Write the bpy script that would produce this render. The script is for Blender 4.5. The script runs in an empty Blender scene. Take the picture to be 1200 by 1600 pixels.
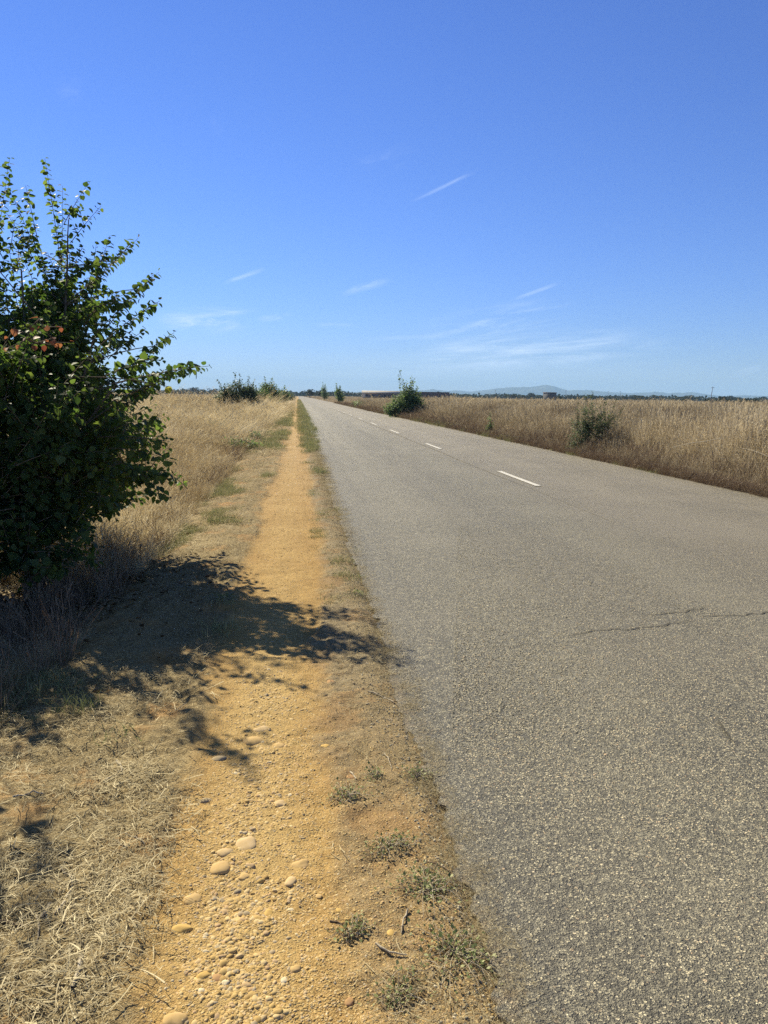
import bpy, math, random
import numpy as np
from mathutils import Vector
sc = bpy.context.scene
COL = sc.collection
rad = math.radians
# ------------------------------------------------------------------ camera
EYE = 1.55
YAW, PITCH, ROLL = rad(6.45), math.atan(181/1200), rad(.78)
def _rx(a): c, s = math.cos(a), math.sin(a); return np.array([[1,0,0],[0,c,-s],[0,s,c]])
def _rz(a): c, s = math.cos(a), math.sin(a); return np.array([[c,-s,0],[s,c,0],[0,0,1]])
RM = _rz(-YAW) @ _rx(math.pi/2-PITCH) @ _rz(ROLL)
cd = bpy.data.cameras.new('camera'); cam = bpy.data.objects.new('camera', cd); COL.objects.link(cam)
cd.sensor_fit = 'VERTICAL'; cd.sensor_height = 36; cd.sensor_width = 27; cd.lens = 27
cd.clip_start = .05; cd.clip_end = 40000
m4 = np.eye(4); m4[:3,:3] = RM; m4[:3,3] = (0,0,EYE)
from mathutils import Matrix
cam.matrix_world = Matrix(m4.tolist())
sc.camera = cam
# ------------------------------------------------------------------ sun, sky, exposure
SUN_AZ, SUN_EL = rad(-33.5), rad(37)          # azimuth from +Y towards +X
sd = np.array([math.sin(SUN_AZ)*math.cos(SUN_EL), math.cos(SUN_AZ)*math.cos(SUN_EL), math.sin(SUN_EL)])
sl = bpy.data.lights.new('sun', 'SUN'); sun = bpy.data.objects.new('sun', sl); COL.objects.link(sun)
sl.energy = 5.0; sl.angle = rad(.53); sl.color = (1, .91, .70)
sun.rotation_euler = Vector(sd.tolist()).to_track_quat('Z', 'Y').to_euler(); sun.location = (0, 0, 50)
sc.view_settings.view_transform = 'Standard'; sc.view_settings.look = 'None'
sc.view_settings.exposure = .70; sc.view_settings.gamma = 1
cy = sc.cycles
cy.max_bounces = 6; cy.diffuse_bounces = 3; cy.glossy_bounces = 2; cy.transmission_bounces = 4
cy.volume_bounces = 1; cy.transparent_max_bounces = 8; cy.sample_clamp_indirect = 4
cy.use_denoising = False; cy.caustics_reflective = False; cy.caustics_refractive = False

class NT:
    """small helper to write node trees"""
    def __init__(s, nt): s.nt = nt; nt.nodes.clear()
    def n(s, t, _props=None, **kw):
        nd = s.nt.nodes.new(t)
        for k, v in (_props or {}).items(): setattr(nd, k, v)
        for k, v in kw.items():
            key = int(k[1:]) if k[0] == 'i' and k[1:].isdigit() else k.replace('_', ' ')
            s.set(nd.inputs[key], v)
        return nd
    def set(s, sock, v):
        if hasattr(v, 'is_output') and not isinstance(v, (int, float, tuple)): s.nt.links.new(v, sock)
        elif isinstance(v, bpy.types.Node): s.nt.links.new(v.outputs[0], sock)
        else: sock.default_value = v
    def math(s, op, a, b=0., c=0., clamp=False):
        return s.n('ShaderNodeMath', {'operation': op, 'use_clamp': clamp}, i0=a, i1=b, i2=c).outputs[0]
    def mix(s, f, a, b, mode='MIX'):
        nd = s.n('ShaderNodeMix', {'data_type': 'RGBA', 'blend_type': mode})
        s.set(nd.inputs[0], f); s.set(nd.inputs[6], a); s.set(nd.inputs[7], b)
        return nd.outputs[2]
    def noise(s, scale, detail=3., rough=.55, vec=None, out=0, dist=0.):
        nd = s.n('ShaderNodeTexNoise', Scale=scale, Detail=detail, Roughness=rough, Distortion=dist)
        if vec is not None: s.set(nd.inputs['Vector'], vec)
        return nd.outputs[out]
    def mr(s, v, a, b, c=0., d=1., smooth=True):
        nd = s.n('ShaderNodeMapRange', {'interpolation_type': 'SMOOTHSTEP' if smooth else 'LINEAR'})
        for i, x in enumerate((v, a, b, c, d)): s.set(nd.inputs[i], x)
        return nd.outputs[0]
    def ramp(s, f, stops, interp='LINEAR'):
        nd = s.n('ShaderNodeValToRGB'); s.set(nd.inputs[0], f); cr = nd.color_ramp; cr.interpolation = interp
        while len(cr.elements) < len(stops): cr.elements.new(.5)
        for e, (p, c) in zip(cr.elements, stops): e.position = p; e.color = (*c, 1)
        return nd.outputs[0]
    def vm(s, op, a, b=(0,0,0)):
        nd = s.n('ShaderNodeVectorMath', {'operation': op}); s.set(nd.inputs[0], a); s.set(nd.inputs[1], b); return nd.outputs[0]

W = bpy.data.worlds.new('World'); sc.world = W; W.use_nodes = True
w = NT(W.node_tree)
sky = w.n('ShaderNodeTexSky', {'sky_type': 'NISHITA', 'sun_disc': False, 'sun_elevation': SUN_EL, 'sun_rotation': SUN_AZ,
                               'air_density': 1.25, 'dust_density': 0., 'ozone_density': 4.0, 'altitude': 800})
SKY_TINT = (.575, .75, 1.29, 1)
tc = w.n('ShaderNodeTexCoord').outputs['Generated']
xyz = w.n('ShaderNodeSeparateXYZ', Vector=tc)
az = w.math('ARCTAN2', xyz.outputs[0], xyz.outputs[1]); el = w.math('ARCSINE', xyz.outputs[2])
skyc = w.mix(1., sky.outputs[0], w.mix(w.mr(el, rad(24), rad(50)), SKY_TINT, (.38, .37, .33, 1)), 'MULTIPLY')
def ray(u, v):
    d = RM @ np.array([(u-600)/1200, -(v-800)/1200, -1.]); return d/np.linalg.norm(d)
def azel(u, v):
    d = ray(u, v); return math.atan2(d[0], d[1]), math.asin(d[2])
def wisp(u0, v0, u1, v1, halfw, strength, ns=90., stretch=.14, thr=(.42, .75)):
    """a cirrus streak between two sky directions"""
    a0, e0 = azel(u0, v0); a1, e1 = azel(u1, v1); L = math.hypot(a1-a0, e1-e0); c, s_ = (a1-a0)/L, (e1-e0)/L
    da = w.math('SUBTRACT', az, (a0+a1)/2); de = w.math('SUBTRACT', el, (e0+e1)/2)
    p = w.math('ADD', w.math('MULTIPLY', da, c), w.math('MULTIPLY', de, s_))
    q = w.math('SUBTRACT', w.math('MULTIPLY', de, c), w.math('MULTIPLY', da, s_))
    hw = halfw/1200
    vec = w.n('ShaderNodeCombineXYZ', X=w.math('MULTIPLY', p, stretch), Y=q, Z=(u0*.013)).outputs[0]
    nz = w.mr(w.noise(ns, 5., .62, vec, dist=.6), thr[0], thr[1])
    fp = w.mr(w.math('ABSOLUTE', p), L*.5, L*.12); fq = w.mr(w.math('ABSOLUTE', q), hw, hw*.05)
    return w.math('MULTIPLY', w.math('MULTIPLY', w.math('MULTIPLY', fp, fq), nz), strength)
cl = None
for a in [(620,562,1030,532,34,1.0,80.,.08,(.36,.78)), (640,530,910,478,34,.7,80.,.08,(.40,.82)), (230,505,420,497,26,.8,70.,.16,(.42,.8)), (180,575,1200,585,40,.22,30.,.08,(.3,.8)), (560,560,1130,540,34,.28), (255,505,385,497,16,.50,130.,.35),
          (395,500,460,492,7,.25,120.,.4,(.3,.7)), (490,508,560,508,5,.28,120.,.3,(.3,.7)), (520,462,620,434,8,.30,150.,.25,(.3,.7)),
          (344,444,420,418,4.5,.34,150.,.2,(.2,.6)), (635,318,752,263,4.,.34,160.,.12,(.15,.8)), (796,470,880,440,4,.30,150.,.12,(.2,.6)),
          (560,530,720,524,5,.18,90.,.2,(.2,.6)), (1130,590,1200,572,8,.22,90.,.3,(.3,.7)), (320,200,360,190,16,.10,60.,.6), (80,150,140,130,22,.10,60.,.6),
          (540,265,660,235,20,.10,60.,.3)]:
    x = wisp(*a); cl = x if cl is None else w.math('ADD', cl, x)
cl = w.math('MINIMUM', cl, .8)
skyc2 = w.mix(cl, skyc, (7.6, 9.4, 12., 1))
bg = w.n('ShaderNodeBackground', Color=skyc2, Strength=.063)
w.n('ShaderNodeOutputWorld', Surface=bg)

# ------------------------------------------------------------------ helpers
rng = np.random.default_rng(7); random.seed(7)
def F3(lat, fwd, z=0.):     # a point by distance to the side and ahead of the viewer
    return np.array([lat*math.cos(YAW)+fwd*math.sin(YAW), -lat*math.sin(YAW)+fwd*math.cos(YAW), z])
def gat(u, v, z=0.):
    d = ray(u, v); return d*((z-EYE)/d[2]) + np.array([0,0,EYE])
def at(u, v, fwd):
    d = ray(u, v); f = d[0]*math.sin(YAW)+d[1]*math.cos(YAW); return d*(fwd/f) + np.array([0,0,EYE])
def _h(ix, iy, sd_):
    n = (ix.astype(np.int64)*374761393 + iy.astype(np.int64)*668265263 + sd_*1442695041) & 0xffffffff
    n = ((n ^ (n >> 13)) * 1274126177) & 0xffffffff
    return ((n ^ (n >> 16)) & 0xffff)/65535.
def vn(x, y, s=0):
    x = np.asarray(x, float); y = np.asarray(y, float)
    ix, iy = np.floor(x), np.floor(y); fx, fy = x-ix, y-iy; fx = fx*fx*(3-2*fx); fy = fy*fy*(3-2*fy)
    a, b, c, d = _h(ix,iy,s), _h(ix+1,iy,s), _h(ix,iy+1,s), _h(ix+1,iy+1,s)
    return (a*(1-fx)+b*fx)*(1-fy) + (c*(1-fx)+d*fx)*fy
def fbm(x, y, s=0, o=4):
    r = 0; k = .5
    for i in range(o): r = r + k*vn(np.asarray(x)*2**i, np.asarray(y)*2**i, s+i*17); k *= .5
    return r/(1-.5**o)
def ss(x, a, b):
    t = np.clip((x-a)/(b-a), 0, 1); return t*t*(3-2*t)
ROAD_L, ROAD_R = .52, 7.62
def path_mask(x, y):
    n = (fbm(x*3, y*1.5, 5)-.5)*.30 + (fbm(x*12, y*12, 9, 3)-.5)*.10
    wob = .05*np.sin(y*.35+1) + .04*np.sin(y*.9)
    r = .12 + .12*ss(y, 3, 9) ; l = -.53 + .05*ss(y, 2, 6)
    return np.clip(ss(x, l-.07+n+wob, l+.07+n+wob) - ss(x, r-.08+n*.8, r+.08+n*.8), 0, 1)
def height(x, y):
    x = np.asarray(x, float); y = np.asarray(y, float)
    z = -.16*(ss(x,-1.15,-1.9)-ss(x,-2.3,-3.4)) + .06*ss(x,-2.3,-3.4)
    z = z - .12*(ss(x,7.7,8.3)-ss(x,8.9,10.2)) + .05*ss(x, 9, 11)
    near = 1/(1+np.maximum(0, y)/60.)
    off = 1 - ss(x, -1.2, -.7)*(1-ss(x, 7.8, 8.6))
    z = z + (fbm(x*.22, y*.22, 3)-.5)*.22*off*near
    z = z + (fbm(x*1.6, y*1.6, 4)-.5)*.035 + (fbm(x*9, y*9, 6)-.5)*.016
    z = z + (fbm(x*34, y*34, 8, 3)-.5)*.010*ss(x,-6,-2)
    pm = path_mask(x, y); lit = (1-pm)*ss(x,-3,-2.2)*(1-ss(x,.3,.45)); z = z + lit*((fbm(x*8+3, y*8, 14, 3)-.5)*.045*(1-.5*ss(x,-.2,.1)) + (fbm(x*24, y*24, 15, 2)-.5)*.018); z = z - .018*pm
    road = ss(x, ROAD_L-.06, ROAD_L+.14) - ss(x, ROAD_R-.14, ROAD_R+.06)
    z = z*(1-road) - .05*road + .008*(ss(x,.25,.4)-ss(x,.46,.56))
    return z
def gz(p): return float(height(p[0], p[1]))

def link(name, me, parent=None, mats=()):
    o = bpy.data.objects.new(name, me); COL.objects.link(o)
    for m_ in mats: me.materials.append(m_)
    if parent is not None: o.parent = parent
    return o
def tag(o, label=None, cat=None, group=None, kind=None):
    for k, v in (('label', label), ('category', cat), ('group', group), ('kind', kind)):
        if v: o[k] = v
    return o
def mesh(name, V, Fs=None, loops=None, starts=None, totals=None, smooth=False):
    me = bpy.data.meshes.new(name)
    V = np.asarray(V, np.float32)
    me.vertices.add(len(V)); me.vertices.foreach_set('co', V.ravel())
    if Fs is not None:
        if isinstance(Fs, np.ndarray):
            k = Fs.shape[1]; loops = Fs.ravel(); starts = np.arange(len(Fs))*k
        else:
            loops = np.array([i for f in Fs for i in f], np.int32); tl = np.array([len(f) for f in Fs]); starts = np.concatenate([[0], np.cumsum(tl)[:-1]])
        me.loops.add(len(loops)); me.loops.foreach_set('vertex_index', loops.astype(np.int32))
        me.polygons.add(len(starts)); me.polygons.foreach_set('loop_start', starts.astype(np.int32))
        if smooth: me.polygons.foreach_set('use_smooth', np.ones(len(starts), bool))
    me.update(calc_edges=True)
    return me
def attr(me, name, typ, data, dom='POINT'):
    a = me.attributes.new(name, typ, dom)
    key = {'FLOAT': 'value', 'INT': 'value', 'BOOLEAN': 'value', 'FLOAT_VECTOR': 'vector', 'FLOAT_COLOR': 'color'}[typ]
    a.data.foreach_set(key, np.asarray(data).ravel())
def empty(name, loc, rz=0.):
    o = bpy.data.objects.new(name, None); COL.objects.link(o); o.location = Vector([float(c) for c in loc]); o.rotation_euler.z = rz
    o.empty_display_size = .2; return o

def mat(name, fn, **kw):
    m_ = bpy.data.materials.new(name); m_.use_nodes = True; t = NT(m_.node_tree); fn(t, **kw); return m_
def principled(t, col, rough=.8, spec=.3, normal=None, **kw):
    b = t.n('ShaderNodeBsdfPrincipled', Base_Color=col, Roughness=rough)
    b.inputs['Specular IOR Level'].default_value = spec
    if normal is not None: t.set(b.inputs['Normal'], normal)
    return b
def bump(t, h, strength, dist):
    return t.n('ShaderNodeBump', Strength=strength, Distance=dist, Height=h).outputs[0]

# ------------------------------------------------------------------ materials
def m_ground(t):
    P = t.n('ShaderNodeNewGeometry').outputs['Position']
    pa = t.n('ShaderNodeAttribute', {'attribute_name': 'path'}).outputs['Fac']
    fa = t.n('ShaderNodeAttribute', {'attribute_name': 'field'}).outputs['Fac']
    va = t.n('ShaderNodeAttribute', {'attribute_name': 'verge'}).outputs['Fac']
    ga = t.n('ShaderNodeAttribute', {'attribute_name': 'gravelly'}).outputs['Fac']
    ya = t.n('ShaderNodeAttribute', {'attribute_name': 'faraway'}).outputs['Fac']
    n1 = t.noise(2.2, 5., .6, P); n2 = t.noise(14., 4., .6, P); n3 = t.noise(90., 3., .6, P); n4 = t.noise(330., 2., .6, P)
    # pebbly earth
    vo = t.n('ShaderNodeTexVoronoi', {'feature': 'F1'}, Scale=75., Vector=P, Randomness=1.)
    vs = t.n('ShaderNodeTexVoronoi', {'feature': 'F1'}, Scale=210., Vector=P, Randomness=1.)
    vc = t.n('ShaderNodeSeparateXYZ', Vector=vo.outputs['Color']).outputs[0]
    vc2 = t.n('ShaderNodeSeparateXYZ', Vector=vs.outputs['Color']).outputs[0]
    peb = t.math('MULTIPLY', t.mr(vo.outputs['Distance'], .42, .30), t.mr(vc, .45, .55))
    peb2 = t.mr(vs.outputs['Distance'], .5, .25)
    earth = t.ramp(n2, [(.25, (.39,.24,.085)), (.5, (.52,.335,.12)), (.75, (.62,.43,.18))])
    earth = t.mix(t.math('MULTIPLY', ya, .75), earth, t.ramp(n2, [(.3, (.48,.32,.165)), (.7, (.60,.44,.26))]))
    earth = t.mix(t.mr(n1, .38, .62, 0., .6), earth, (.38,.225,.075,1))
    earth = t.mix(t.math('MULTIPLY', ga, .55), t.mix(.25, earth, (.36,.22,.075,1)), (.60,.44,.19,1))
    stone = t.ramp(vc, [(.45, (.54,.38,.13)), (.7, (.63,.47,.21)), (.85, (.48,.37,.19)), (.97, (.24,.2,.14))])
    earth = t.mix(t.math('MULTIPLY', peb, .7), earth, stone)
    earth = t.mix(t.math('MULTIPLY', peb2, t.mr(vc2, .3, 1., 0., .4)), earth, (.62,.43,.2,1))
    earth = t.mix(t.mr(n3, .5, .3, 0., .55), earth, (.26,.15,.055,1))
    soil = t.ramp(n2, [(.25, (.20,.13,.058)), (.5, (.31,.205,.09)), (.75, (.42,.29,.135))]); soil = t.mix(t.mr(t.n('ShaderNodeSeparateXYZ', Vector=P).outputs[1], 2.0, 4.6, .15, .85), soil, t.ramp(n2, [(.25, (.17,.135,.085)), (.5, (.27,.22,.14)), (.75, (.38,.32,.21))])); soil = t.mix(t.math('MULTIPLY', peb, .6), soil, stone)
    soil = t.mix(t.math('MULTIPLY', t.mr(n3, .45, .65), .6), soil, (.36,.29,.17,1))
    soil = t.mix(t.math('MULTIPLY', t.mr(n1, .5, .6), .5), soil, (.36,.21,.085,1))
    straw = t.ramp(n3, [(.25, (.15,.105,.05)), (.5, (.30,.225,.11)), (.75, (.50,.40,.22))]); straw = t.mix(t.math('MULTIPLY', t.mr(n1, .52, .66), .7), straw, (.44,.25,.095,1))
    sv = t.vm('MULTIPLY', P, (.02, .16, 1.)); n5 = t.noise(1., 5., .6, sv)
    fld = t.ramp(n5, [(.25, (.28,.21,.115)), (.5, (.42,.325,.185)), (.75, (.54,.44,.27))])
    c = t.mix(va, straw, soil); c = t.mix(fa, c, fld); c = t.mix(pa, c, earth)
    hh = t.math('ADD', t.math('MULTIPLY', peb, .7), t.math('MULTIPLY', peb2, .45))
    hh = t.math('ADD', hh, t.math('ADD', t.math('MULTIPLY', n3, .9), t.math('MULTIPLY', n4, .35)))
    b = principled(t, c, .92, .15, bump(t, hh, .9, .006))
    t.n('ShaderNodeOutputMaterial', Surface=b)
M_ground = mat('earth', m_ground)
def m_asphalt(t):
    P = t.n('ShaderNodeNewGeometry').outputs['Position']
    Pd = t.vm('ADD', P, t.vm('SCALE', t.n('ShaderNodeTexNoise', Scale=55., Detail=2., Vector=P).outputs['Color']))
    nd = t.n('ShaderNodeTexNoise', Scale=60., Detail=2., Vector=P)
    sub = t.vm('SUBTRACT', nd.outputs['Color'], (.5,.5,.5)); sc_ = t.n('ShaderNodeVectorMath', {'operation': 'SCALE'}); t.set(sc_.inputs[0], sub); sc_.inputs['Scale'].default_value = .012
    Pj = t.vm('ADD', P, sc_.outputs[0])
    v1 = t.n('ShaderNodeTexVoronoi', Scale=64., Vector=Pj); v2 = t.n('ShaderNodeTexVoronoi', Scale=118., Vector=Pj); v3 = t.n('ShaderNodeTexVoronoi', Scale=260., Vector=Pj)
    c1 = t.n('ShaderNodeSeparateXYZ', Vector=v1.outputs['Color']); c2 = t.n('ShaderNodeSeparateXYZ', Vector=v2.outputs['Color']); c3 = t.n('ShaderNodeSeparateXYZ', Vector=v3.outputs['Color'])
    big = t.noise(.55, 4., .6, P); mid = t.noise(4., 4., .6, P); X = t.n('ShaderNodeSeparateXYZ', Vector=P).outputs[0]
    base = t.ramp(c3.outputs[0], [(0., (.03,.028,.021)), (.5, (.075,.068,.05)), (1., (.17,.155,.115))])
    chipc = t.ramp(c2.outputs[1], [(0., (.045,.042,.032)), (.3, (.12,.11,.082)), (.58, (.29,.262,.188)), (.83, (.60,.53,.37)), (1., (.85,.76,.56))])
    m2_ = t.mr(v2.outputs['Distance'], .52, .36)
    c = t.mix(t.math('MULTIPLY', m2_, t.mr(c2.outputs[0], .10, .18)), base, chipc)
    bigc = t.ramp(c1.outputs[1], [(0., (.38,.33,.23)), (.6, (.60,.52,.36)), (.85, (.50,.35,.22)), (1., (.82,.74,.55))])
    m1_ = t.math('MULTIPLY', t.mr(v1.outputs['Distance'], .40, .28), t.mr(c1.outputs[0], .72, .77))
    c = t.mix(m1_, c, bigc)
    n35 = t.noise(52., 3., .8, P); n16 = t.noise(15., 3., .7, P); c = t.mix(t.mr(n35, .50, .36, 0., .72), c, (.06,.056,.042,1)); c = t.mix(t.mr(n35, .52, .66, 0., .6), c, (.55,.50,.37,1)); c = t.mix(t.mr(n16, .5, .34, 0., .25), c, (.10,.094,.072,1)); c = t.mix(t.mr(n16, .52, .68, 0., .2), c, (.48,.44,.33,1)); c = t.mix(1., c, (1.10,1.09,1.06,1), 'MULTIPLY'); wt = t.math('MULTIPLY', t.mr(t.math('PINGPONG', t.math('ADD', X, -.55), .9), .25, .8), t.mr(big, .3, .6, .4, 1.)); c = t.mix(t.math('MULTIPLY', wt, .16), c, (.42,.385,.29,1)); c = t.mix(1., c, (1.0,.985,.90,1), 'MULTIPLY')
    # dust gathered in the far lane and worn wheel tracks
    dust = t.math('MULTIPLY', t.mr(X, 3.0, 4.6, .0, .42), t.mr(big, .25, .6, .6, 1.))
    c = t.mix(dust, c, (.34,.285,.20,1))
    c = t.mix(t.mr(big, .42, .62, 0., .22), c, (.30,.262,.185,1)); c = t.mix(t.mr(mid, .55, .75, 0., .25), c, (.125,.115,.085,1))
    edge = t.math('MULTIPLY', t.mr(t.math('ADD', X, t.math('MULTIPLY', t.math('SUBTRACT', mid, .5), .6)), .95, .55), .25)
    c = t.mix(edge, c, (.14,.125,.095,1))
    soil = t.math('MULTIPLY', t.mr(t.math('ADD', X, t.math('MULTIPLY', t.math('SUBTRACT', t.noise(22.,4.,.7,P), .5), .5)), .58, .47), .5)
    c = t.mix(soil, c, (.29,.205,.11,1))
    hh = t.math('ADD', t.math('MULTIPLY', m2_, t.mr(c2.outputs[2], 0., 1., .3, 1.)), t.math('ADD', t.math('MULTIPLY', m1_, .6), t.math('MULTIPLY', t.mr(v3.outputs['Distance'], .5, .1), .35)))
    hh = t.math('ADD', hh, t.math('MULTIPLY', n35, 2.2))
    b = principled(t, c, .62, .6, bump(t, hh, 1., .007))
    t.n('ShaderNodeOutputMaterial', Surface=b)
M_asphalt = mat('asphalt', m_asphalt)
def m_paint(t):
    P = t.n('ShaderNodeNewGeometry').outputs['Position']
    n_ = t.mr(t.noise(45., 5., .78, P), .41, .53); f = t.noise(3., 3., .6, P)
    c = t.mix(n_, (.34,.31,.25,1), t.mix(f, (.78,.76,.70,1), (.66,.63,.56,1)))
    t.n('ShaderNodeOutputMaterial', Surface=principled(t, c, .7, .3, bump(t, t.noise(160.,2.,.6,P), .6, .003)))
M_paint = mat('worn_white_paint', m_paint)
def m_crack(t):
    P = t.n('ShaderNodeNewGeometry').outputs['Position']
    c = t.ramp(t.noise(90., 3., .7, P), [(.44, (.045,.042,.035)), (.60, (.17,.155,.12))])
    t.n('ShaderNodeOutputMaterial', Surface=principled(t, c, .9, .1, bump(t, t.noise(120.,2.,.6,P), .8, .004)))
M_crack = mat('dark_crack', m_crack)
def m_seam(t):
    P = t.n('ShaderNodeNewGeometry').outputs['Position']
    c = t.ramp(t.noise(80., 3., .7, P), [(.35, (.15,.135,.10)), (.6, (.28,.25,.185))])
    t.n('ShaderNodeOutputMaterial', Surface=principled(t, c, .9, .1, bump(t, t.noise(120.,2.,.6,P), .8, .004)))
M_seam = mat('paving_seam', m_seam)
def m_blade(t, stops, trans=.35, spread=.35, rough=.6, patch=None, base=None):
    tint = t.n('ShaderNodeAttribute', {'attribute_type': 'INSTANCER', 'attribute_name': 'tint'}).outputs['Fac']
    tone = t.n('ShaderNodeAttribute', {'attribute_name': 'tone'}).outputs['Fac']
    f = t.math('ADD', t.math('MULTIPLY', tint, 1-spread), t.math('MULTIPLY', tone, spread))
    c = t.ramp(f, stops)
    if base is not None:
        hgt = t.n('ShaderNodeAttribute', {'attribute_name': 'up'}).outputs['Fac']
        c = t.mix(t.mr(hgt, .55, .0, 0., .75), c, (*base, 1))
    d = t.n('ShaderNodeBsdfDiffuse', Color=c); tr = t.n('ShaderNodeBsdfTranslucent', Color=c); gl = t.n('ShaderNodeBsdfGlossy', Color=(.9,.85,.7,1), Roughness=rough)
    a = t.n('ShaderNodeMixShader', i0=trans, i1=d, i2=tr); b = t.n('ShaderNodeMixShader', i0=.06, i1=a, i2=gl)
    t.n('ShaderNodeOutputMaterial', Surface=b)
M_straw = mat('dry_grass', m_blade, stops=[(0., (.20,.125,.055)), (.3, (.37,.27,.135)), (.6, (.56,.45,.255)), (1., (.78,.67,.44))])
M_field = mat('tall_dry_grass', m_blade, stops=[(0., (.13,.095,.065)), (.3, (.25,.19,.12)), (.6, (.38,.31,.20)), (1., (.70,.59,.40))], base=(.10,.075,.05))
M_litter = mat('cut_straw', m_blade, stops=[(0., (.10,.07,.035)), (.35, (.23,.175,.085)), (.7, (.45,.365,.195)), (1., (.84,.72,.46))], trans=.10, spread=.75)
M_green = mat('green_grass', m_blade, stops=[(0., (.11,.14,.05)), (.4, (.20,.23,.085)), (.7, (.38,.34,.16)), (1., (.56,.46,.26))], trans=.35, spread=.6)
M_weed = mat('weed_leaves', m_blade, stops=[(0., (.13,.17,.055)), (.5, (.21,.26,.085)), (1., (.36,.37,.15))], trans=.35, spread=.9)
M_dark = mat('dry_weed_stems', m_blade, stops=[(0., (.11,.075,.05)), (.5, (.20,.135,.085)), (1., (.33,.24,.15))], trans=.15, spread=.6)
def m_leaf(t, top=((.028,.055,.02), (.065,.10,.032)), tr_=((.11,.22,.035), (.30,.42,.07)), gloss=.24, trans=.38):
    tone = t.n('ShaderNodeAttribute', {'attribute_name': 'tone'}).outputs['Fac']
    P = t.n('ShaderNodeNewGeometry').outputs['Position']; n_ = t.noise(55., 2., .6, P)
    c = t.mix(tone, (*top[0], 1), (*top[1], 1)); c = t.mix(t.mr(n_, .4, .75, 0., .3), c, (*top[1], 1)); c2 = t.mix(tone, (*tr_[0], 1), (*tr_[1], 1))
    b = principled(t, c, .56, gloss); tr = t.n('ShaderNodeBsdfTranslucent', Color=c2)
    t.n('ShaderNodeOutputMaterial', Surface=t.n('ShaderNodeMixShader', i0=trans, i1=b, i2=tr))
M_leaf = mat('bush_leaves', m_leaf)
M_leaf_red = mat('reddish_leaves', m_leaf, top=((.20,.06,.035), (.30,.11,.06)), tr_=((.35,.10,.05), (.45,.2,.08)))
M_shrub = mat('shrub_leaves', m_leaf, top=((.09,.15,.065), (.18,.26,.11)), tr_=((.20,.32,.10), (.38,.50,.16)), gloss=.2, trans=.3)
M_shrubdark = mat('dark_shrub_leaves', m_leaf, top=((.07,.105,.055), (.15,.195,.095)), tr_=((.15,.22,.08), (.27,.35,.14)), gloss=.2, trans=.2)
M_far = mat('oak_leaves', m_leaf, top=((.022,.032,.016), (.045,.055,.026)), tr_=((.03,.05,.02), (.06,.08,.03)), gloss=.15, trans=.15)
def m_simple(t, a, b, scale=20., rough=.9, bmp=.3, dist=.01):
    P = t.n('ShaderNodeTexCoord').outputs['Object']; n_ = t.noise(scale, 4., .65, P)
    t.n('ShaderNodeOutputMaterial', Surface=principled(t, t.mix(t.mr(n_, .3, .7), (*a, 1), (*b, 1)), rough, .2, bump(t, n_, bmp, dist)))
M_bark = mat('bark', m_simple, a=(.10,.075,.05), b=(.20,.16,.11), scale=40.)
M_stick = mat('dry_wood', m_simple, a=(.30,.24,.16), b=(.62,.54,.40), scale=60.)
M_twigd = mat('dark_wood', m_simple, a=(.12,.085,.05), b=(.26,.19,.12), scale=60.)
def m_pebble(t):
    tint = t.n('ShaderNodeAttribute', {'attribute_type': 'INSTANCER', 'attribute_name': 'tint'}).outputs['Fac']
    P = t.n('ShaderNodeNewGeometry').outputs['Position']; n_ = t.noise(180., 3., .6, P)
    c = t.ramp(tint, [(0., (.34,.22,.09)), (.25, (.50,.34,.13)), (.5, (.60,.44,.21)), (.7, (.66,.51,.28)), (.82, (.50,.33,.19)), (.90, (.40,.33,.23)), (.96, (.26,.23,.18)), (1., (.74,.64,.45))])
    c = t.mix(t.mr(n_, .35, .65, .05, .45), c, (.52,.35,.12,1))
    t.n('ShaderNodeOutputMaterial', Surface=principled(t, c, .85, .2, bump(t, n_, .3, .002)))
M_pebble = mat('path_gravel', m_pebble)
def m_chip(t):
    tint = t.n('ShaderNodeAttribute', {'attribute_type': 'INSTANCER', 'attribute_name': 'tint'}).outputs['Fac']
    c = t.ramp(tint, [(0., (.16,.145,.11)), (.3, (.28,.25,.18)), (.65, (.46,.40,.27)), (.9, (.60,.51,.35)), (1., (.52,.36,.22))])
    t.n('ShaderNodeOutputMaterial', Surface=principled(t, c, .85, .2))
M_chip = mat('road_chippings', m_chip)

# ------------------------------------------------------------------ ground sheet and path
def grow(start, step, fac, end, cap=1e9):
    r = []; x = start; s = step
    while x < end: s = min(s*fac, cap); x += s; r.append(x)
    return r
gx = np.concatenate([-np.array(grow(2.2, .015, 1.055, 9600))[::-1], np.arange(-2.2, 1.0, .015), np.array(grow(1.0, .015, 1.055, 9600))])
gy = np.concatenate([-np.array(grow(-1.0, .015, 1.12, 9600))[::-1], np.arange(1.0, 6.0, .015), np.array(grow(6.0, .015, 1.035, 9600))])
XX, YY = np.meshgrid(gx, gy); ZZ = height(XX, YY)
ny, nx = XX.shape
V = np.stack([XX, YY, ZZ], -1).reshape(-1, 3)
idx = np.arange(nx*ny).reshape(ny, nx)
Q = np.stack([idx[:-1,:-1], idx[:-1,1:], idx[1:,1:], idx[1:,:-1]], -1)
pm = path_mask(XX, YY)*(1-ss(XX, .40, .5))
fieldm = np.clip(ss(XX,-1.2,-1.7) + ss(XX,7.9,8.4), 0, 1)
vergem = ss(XX, -.2, .0)*(1-ss(XX,6.8,7.0))
patch = (fbm(XX*2.5, YY*2.5, 31)>.62)*ss(XX,-1.5,-.6)*.0
pc = (pm[:-1,:-1]+pm[1:,1:])/2
isp = (pc > .5) & (YY[:-1,:-1] < 600) & (YY[:-1,:-1] > -40)
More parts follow.
